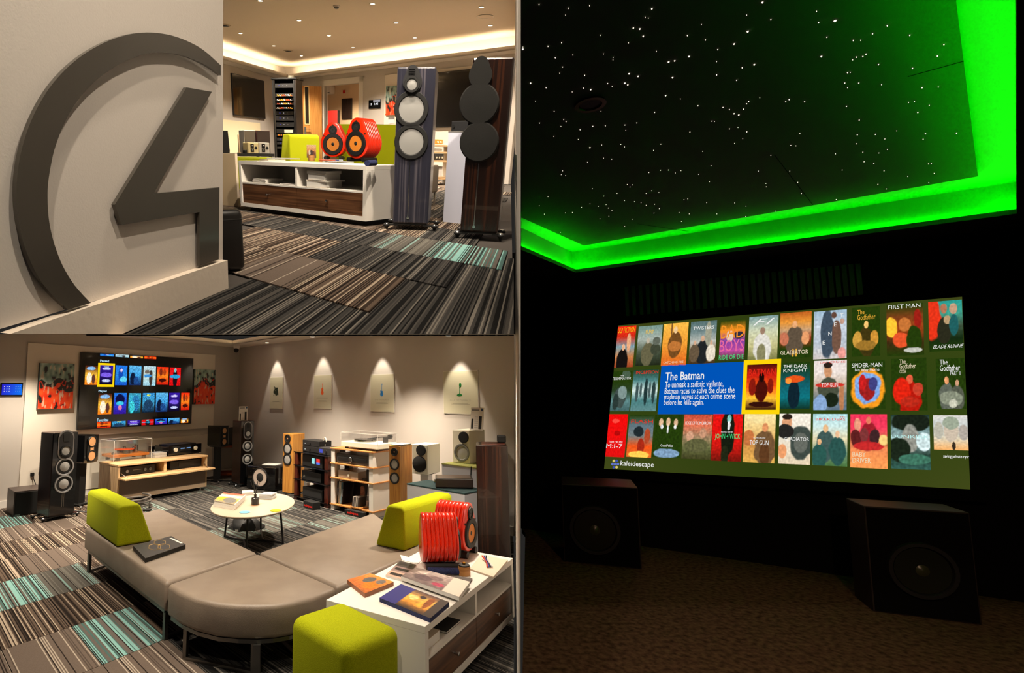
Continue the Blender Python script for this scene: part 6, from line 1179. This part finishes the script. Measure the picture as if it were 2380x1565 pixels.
film(1892,725.4,1967.5,832.7,8,[(200,190,186),(176,186,196),(190,200,210),(150,176,196)],[(.42,.5,.2,.5,(60,74,88)),(.62,.9,.08,.07,(96,66,54)),(.7,.45,.14,.34,(110,80,64)),(.86,.76,.07,.06,(190,150,130)),(.86,.1,.12,.12,(226,150,140))],[('T','white',.12,.22,.12,.2),('E','white',.28,.36,.3,.38),('N','white',.45,.55,.48,.56),('E','white',.62,.7,.66,.74),('T','white',.8,.9,.84,.92)])
film(1980,716.7,2045.8,827,9,[DK,DK,DK,DK,DK],man(.52,.7,.9,(236,190,110),(60,50,16))+[(.2,.34,.16,.16,(200,150,60)),(.8,.36,.14,.16,(200,140,50)),(.5,.22,.34,.1,(150,110,40))],[('The','gold',.2,.45,.86,.95),('Godfather','gold',.2,.84,.74,.85)])
film(2060,711,2148,825,10,[DK,(60,40,16),(150,60,20),(120,60,24),DK],[(.12,.55,.16,.2,(250,190,50)),(.4,.3,.24,.14,(220,80,40)),(.5,.6,.16,.14,(190,110,50)),(.85,.7,.1,.2,(150,30,20)),(.75,.3,.2,.26,DK),(.7,.1,.24,.05,(190,190,180))],[('FIRST MAN','white',.05,.93,.92,1.0)])
film(2157,703,2240,815,11,[DK,(20,40,16),(60,80,60),(60,150,130),(40,150,140)],[(.12,.65,.24,.42,(220,50,24)),(.46,.85,.1,.1,(170,110,80)),(.74,.84,.11,.1,(190,150,120)),(.45,.4,.2,.24,(40,40,26)),(.56,.62,.1,.08,(180,150,110)),(.75,.5,.14,.2,(30,90,90))],[('BLADE RUNNE','white',.1,1.,.06,.13)])
# second row
film(1423.5,864,1462,956,12,[(60,90,90),(90,130,130),(40,60,36),DK,DK],[(.48,.32,.3,.24,(60,74,70)),(.6,.46,.2,.16,(120,140,136)),(.3,.22,.14,.2,(40,54,50)),(.7,.9,.2,.12,(70,90,70))],[('TERMINATOR','white',.02,.96,.78,.85),('THE','white',.38,.6,.87,.9)])
film(1473.4,861,1524,956,13,[(90,130,130),(70,120,120),(210,226,220),(70,120,120),(30,60,40)],[(.55,.45,.07,.34,(30,50,50)),(.2,.45,.06,.24,(60,80,80)),(.85,.45,.07,.26,(40,60,60)),(.7,.5,.05,.2,(70,90,90)),(.35,.52,.05,.18,(70,90,90))],[('INCEPTION','red',.1,.98,.9,.98)])
u0,u1,v0,v1=uvr(1533,849,1728,963); bxp=[(1537.6,849.7),(1729,841),(1727,963),(1528.5,963)]; q=[uvS(*p) for p in bxp]
def uvquad(q,u,v): a=[q[3][i]+(q[2][i]-q[3][i])*u for i in(0,1)]; b=[q[0][i]+(q[1][i]-q[0][i])*u for i in(0,1)]; return a[0]+(b[0]-a[0])*v,a[1]+(b[1]-a[1])*v
bxo=picture(scr,'synopsis_box',lambda u,v:(0,78,172),4,3,screenm,lambda u,v:surf(*uvquad(q,u,v),MY-.002))
for s_,a in (('The Batman',(1547.5,866,1636,882)),('To unmask a sadistic vigilante,',(1546.5,887.5,1681,903.5)),('Batman races to solve the clues the',(1545.5,902.5,1707,913.5)),('madman leaves at each crime scene',(1544.5,916,1709,927)),('before he kills again.',(1543.5,929.5,1635,945))): u0,u1,v0,v1=uvr(*a); stext(bxo,s_,tm['white'],u0,u1,v0,v1,MY-.004,.016 if 'The B' in s_ else .004,'synopsis_text')
u0,u1,v0,v1=uvr(1729,838,1811.5,963); part(scr,'selection_frame',G().add([surf(u0,v0,MY-.003),surf(u1,v0,MY-.003),surf(u1,v1,MY-.003),surf(u0,v1,MY-.003)],[(0,1,2,3)]),glow('selection_yellow',(255,214,10),1.))
film(1737,848.5,1803,953,14,[(50,20,10),(250,190,50),(240,90,20),(190,30,16),(70,16,10)],[(.5,.42,.2,.26,(70,14,8)),(.5,.7,.09,.1,(30,8,6)),(.2,.5,.12,.18,(130,24,12)),(.8,.52,.1,.16,(130,24,12)),(.5,.12,.4,.06,(50,16,10))],[('BATMAN','red',.06,.96,.74,.9)],y=MY-.005)
film(1813,844,1881.5,950.6,15,[(14,50,40),(14,110,120),(16,90,100),(20,70,60),DK],[(.48,.28,.18,.3,(14,34,44)),(.5,.64,.3,.07,(220,80,24)),(.3,.6,.1,.06,(250,140,50))],[('THE DARK','white',.12,.9,.88,.95),('KNIGHT','white',.12,.9,.79,.86)])
film(1892,839.5,1967.5,953.5,16,[(90,110,130),(110,120,120),(190,170,150),(226,214,206),(220,210,206)],[(.44,.78,.12,.15,(196,140,100)),(.44,.9,.13,.06,(40,30,24)),(.45,.42,.3,.24,(70,76,60)),(.55,.2,.2,.14,(24,34,20)),(.2,.1,.2,.2,(130,160,200)),(.85,.25,.07,.3,(180,120,80)),(.5,.5,.42,.05,(200,50,40))],[('TOP GUN','white',.24,.74,.46,.54),('TOM CRUISE','red',.08,.96,.94,.98)])
film(1976,840,2058,950.6,17,[DK,DK,DK,DK],[(.5,.42,.48,.4,(240,150,30)),(.5,.44,.38,.32,(120,160,220)),(.5,.4,.22,.22,(150,30,30)),(.36,.55,.1,.16,(190,30,30)),(.66,.5,.12,.14,(60,60,120))],[('SPIDER-MAN','white',.05,.92,.86,.95),('No Way Home','white',.14,.84,.76,.84)],.1)
film(2071,834.6,2156,954.5,18,[DK,DK,DK,DK],man(.52,.66,1.,(220,90,60),(176,24,12))+[(.28,.36,.24,.26,(214,34,16)),(.75,.4,.14,.12,(190,60,40)),(.5,.16,.26,.1,(180,40,24))],[('The','cream',.24,.42,.9,.98),('Godfather','cream',.24,.7,.8,.9),('CODA','cream',.24,.42,.71,.78)],.1)
film(2174.3,834.6,2246,950.6,19,[DK,DK,DK,DK],man(.36,.62,.9,(220,150,100),(90,96,84))+man(.72,.56,.75,(200,150,116),(80,84,70))+[(.5,.2,.4,.14,(130,136,116)),(.56,.1,.14,.08,(190,190,170))],[('The','white',.14,.42,.88,.98),('Godfather','white',.14,.84,.75,.87),('PART II','white',.5,.84,.66,.74)],.12)
# third row
film(1414,963,1451,1063.6,20,[(214,16,16),(226,14,14),(228,10,10)],[(.42,.84,.18,.05,(240,70,60)),(.55,.55,.14,.06,(170,10,10))],[('TOM CRUISE','white',.15,.85,.32,.37),('M:I-7','white',.05,.85,.2,.3)],.06)
film(1464,964.7,1513,1064.5,21,[(220,110,40),(230,80,24),(110,120,120),(90,110,120),DK],[(.55,.24,.14,.2,(160,40,20)),(.42,.6,.2,.12,(30,40,44)),(.78,.5,.12,.18,(170,70,40)),(.5,.06,.4,.08,(255,200,80))],[('FLASH','red',.08,.96,.8,.89)])
film(1523,965,1580,1065.5,22,[DK,DK,DK,DK],[(.24,.82,.07,.09,(214,176,140)),(.5,.83,.07,.1,(214,176,140)),(.78,.82,.07,.09,(214,176,140)),(.5,.66,.03,.1,(220,220,220)),(.28,.72,.05,.05,(220,220,220)),(.76,.72,.05,.05,(220,220,220)),(.5,.1,.46,.1,(120,150,180))],[('GoodFellas','white',.28,.72,.25,.31)],.12)
film(1590.6,963.8,1650.7,1069,23,[(60,60,30),(96,100,60),(150,120,90),(214,110,80),(190,70,50)],[(.25,.5,.12,.12,(200,150,120)),(.7,.58,.12,.1,(190,140,110)),(.5,.3,.4,.14,(90,90,56))],[('EDGE OF TOMORROW','white',.06,.96,.77,.84)],.14)
film(1658,963,1722,1073.8,24,[(110,20,12),(200,24,18),(220,18,16),(214,20,18)],[(.52,.6,.22,.5,(20,26,14)),(.55,.9,.07,.09,(120,190,180)),(.45,.12,.12,.2,(30,36,18)),(.55,.76,.05,.1,(230,230,230))],[('JOHN 4 WICK','green',.1,.94,.44,.58),('KEANU REEVES','white',.3,.7,.6,.63)],.12)
film(1731,963,1799.5,1077.5,25,[(220,170,80),(200,140,70),(226,190,120),(240,220,160)],man(.68,.8,1.1,(214,140,90),(110,80,50))+[(.68,.18,.16,.24,(90,56,30)),(.15,.5,.18,.16,(190,110,60)),(.45,.9,.18,.1,(236,214,150))],[('TOP GUN','white',.2,.8,.36,.46),('TOM CRUISE','white',.3,.7,.49,.52)])
film(1812,962,1882.5,1081,26,[(220,200,170),(226,216,196),(236,228,214)],[(.7,.42,.36,.32,(60,70,64)),(.7,.42,.22,.2,(96,100,92)),(.25,.82,.15,.14,(210,150,110)),(.25,.94,.16,.06,(40,30,24)),(.2,.64,.26,.14,(36,34,32)),(.12,.25,.14,.14,(224,150,100))],[('GLADIATOR','white',.18,.96,.46,.53)])
film(1890,962.5,1969,1085,27,[(70,110,60),(110,140,110),(220,206,166),(196,220,216),(170,214,220)],man(.38,.78,.9,(226,180,130),(60,84,80))+man(.72,.66,.8,(224,180,140),(40,80,74))+man(.2,.5,.7,(220,170,120),(40,84,76)),[('BIKERIDERS','red',.08,.94,.87,.92),('THE','red',.72,.94,.93,.96)])
film(1976.6,963,2062.8,1090.5,28,[(240,150,80),(238,140,80),(214,120,80),(232,56,86),(230,50,84)],man(.5,.94,.8,(220,120,90),(150,30,40))+[(.2,.8,.1,.12,(226,150,120)),(.15,.55,.14,.16,(90,30,30)),(.38,.62,.12,.12,(120,50,50)),(.66,.58,.14,.14,(60,34,36)),(.5,.4,.4,.08,(190,40,40)),(.9,.52,.12,.1,(240,200,120))],[('BABY','cream',.06,.42,.2,.29),('DRIVER','cream',.06,.56,.09,.18)],.08)
film(2070,964,2163,1093,29,[(50,90,80),(36,60,50),(150,170,170),(110,140,140),(30,50,40)],[(.5,.86,.5,.18,(24,32,22)),(.5,.56,.22,.26,(140,140,130)),(.2,.35,.3,.22,(26,36,24)),(.86,.5,.2,.16,(200,220,220)),(.6,.18,.4,.1,(60,110,90))],[('DUNKIRK','ice',.0,.98,.56,.62)],.14)
film(2168.5,965.4,2253,1047.6,30,[(236,170,100),(220,196,160),(190,196,186),(196,200,196),(214,210,204)],[(.5,.55,.22,.32,(196,180,160)),(.5,.78,.24,.18,(150,160,140)),(.15,.55,.14,.24,(180,176,160)),(.86,.5,.14,.22,(170,160,150)),(.57,.12,.05,.12,(50,40,30))],[],.06)
u0,u1,v0,v1=uvr(2192,1057,2253,1068); stext(scr,'saving private ryan',tm['white'],u0,u1,v0,v1,MY-.002,.01)
u0,u1,v0,v1=uvr(1443,1071,1519,1090); stext(scr,'kaleidescape',tm['white'],u0,u1,v0,v1,MY-.002,.006,'brand_text')
for i in range(7):
    a=i*math.pi/3; px,py=(1430,1079) if i==6 else (1430+6.4*math.cos(a),1079+8.6*math.sin(a)); q=uvS(px,py); k=uvS(px+3.4,py); rr_=abs(k[0]-q[0]); ar=1.75
    part(scr,'logo_hexagon',G().add([surf(q[0]+rr_*math.cos(t*math.pi/3+.52),q[1]+rr_*ar*math.sin(t*math.pi/3+.52),MY-.003) for t in range(6)],[tuple(range(6))]),glow('logo_%d'%(i%3),[(110,130,220),(240,220,120),(70,90,190)][i%3],.8))
# slatted band above the screen, panelling on the side wall
for i in range(34):
    px=1452+16.2*i; x0,z1_=fp(2,MS,px,668-.105*(px-1452),-.03); _,z0_=fp(2,MS,px,738-.1*(px-1452),-.03)
    if i==0:
        sl=thing('slat_panel',2,MS,'row of dark vertical slats on the wall above the screen','slat panel'); zs0,zs1=z0_,z1_; part(sl,'backing',G().box(x0-.05,x0+2.45,-.02,-.001,zs0,zs1),blk)
    part(sl,'slat',G().box(x0,x0+.034,-.05,-.02,zs0,zs1),blk2)
for i in range(5):
    pass
# floor standing subwoofers below the screen
def theatre_sub(a,b,ptop,cx,py,label,d=.5):
    M,w=fr(2,a,b); h=hgt(M,(a[0]+b[0])/2,ptop); o=thing('theatre_subwoofer',2,M,label,'subwoofer'); part(o,'cabinet',G().rbox(-w/2,w/2,0,d,0,h,.006),mat('theatre_cabinet',(34,24,18),.55)); x,z=fp(2,M,cx,py); driver(o,x,z,w*.34,0,black,mat('theatre_cone',(30,32,22),.25),mat('theatre_cap',(60,64,40),.3),'woofer',cr=.8,lip=.03); part(o,'front_baffle',G().box(-w/2+.01,w/2-.01,-.004,0,.01,h-.01),blk); return o
theatre_sub((1311,1306),(1492,1324),1130,1382,1232,'big dark subwoofer under the slat wall end of the screen')
theatre_sub((2030,1422),(2283,1454),1186,2142,1326,'big dark subwoofer under the far end of the screen by side wall',.32)

# dim warm aisle lamp over the seats behind the viewer
spot(2,(1.55,.25,2.7),(.5,.75,-1),125,100,.9,.05,(1,.58,.34),'aisle_lamp')
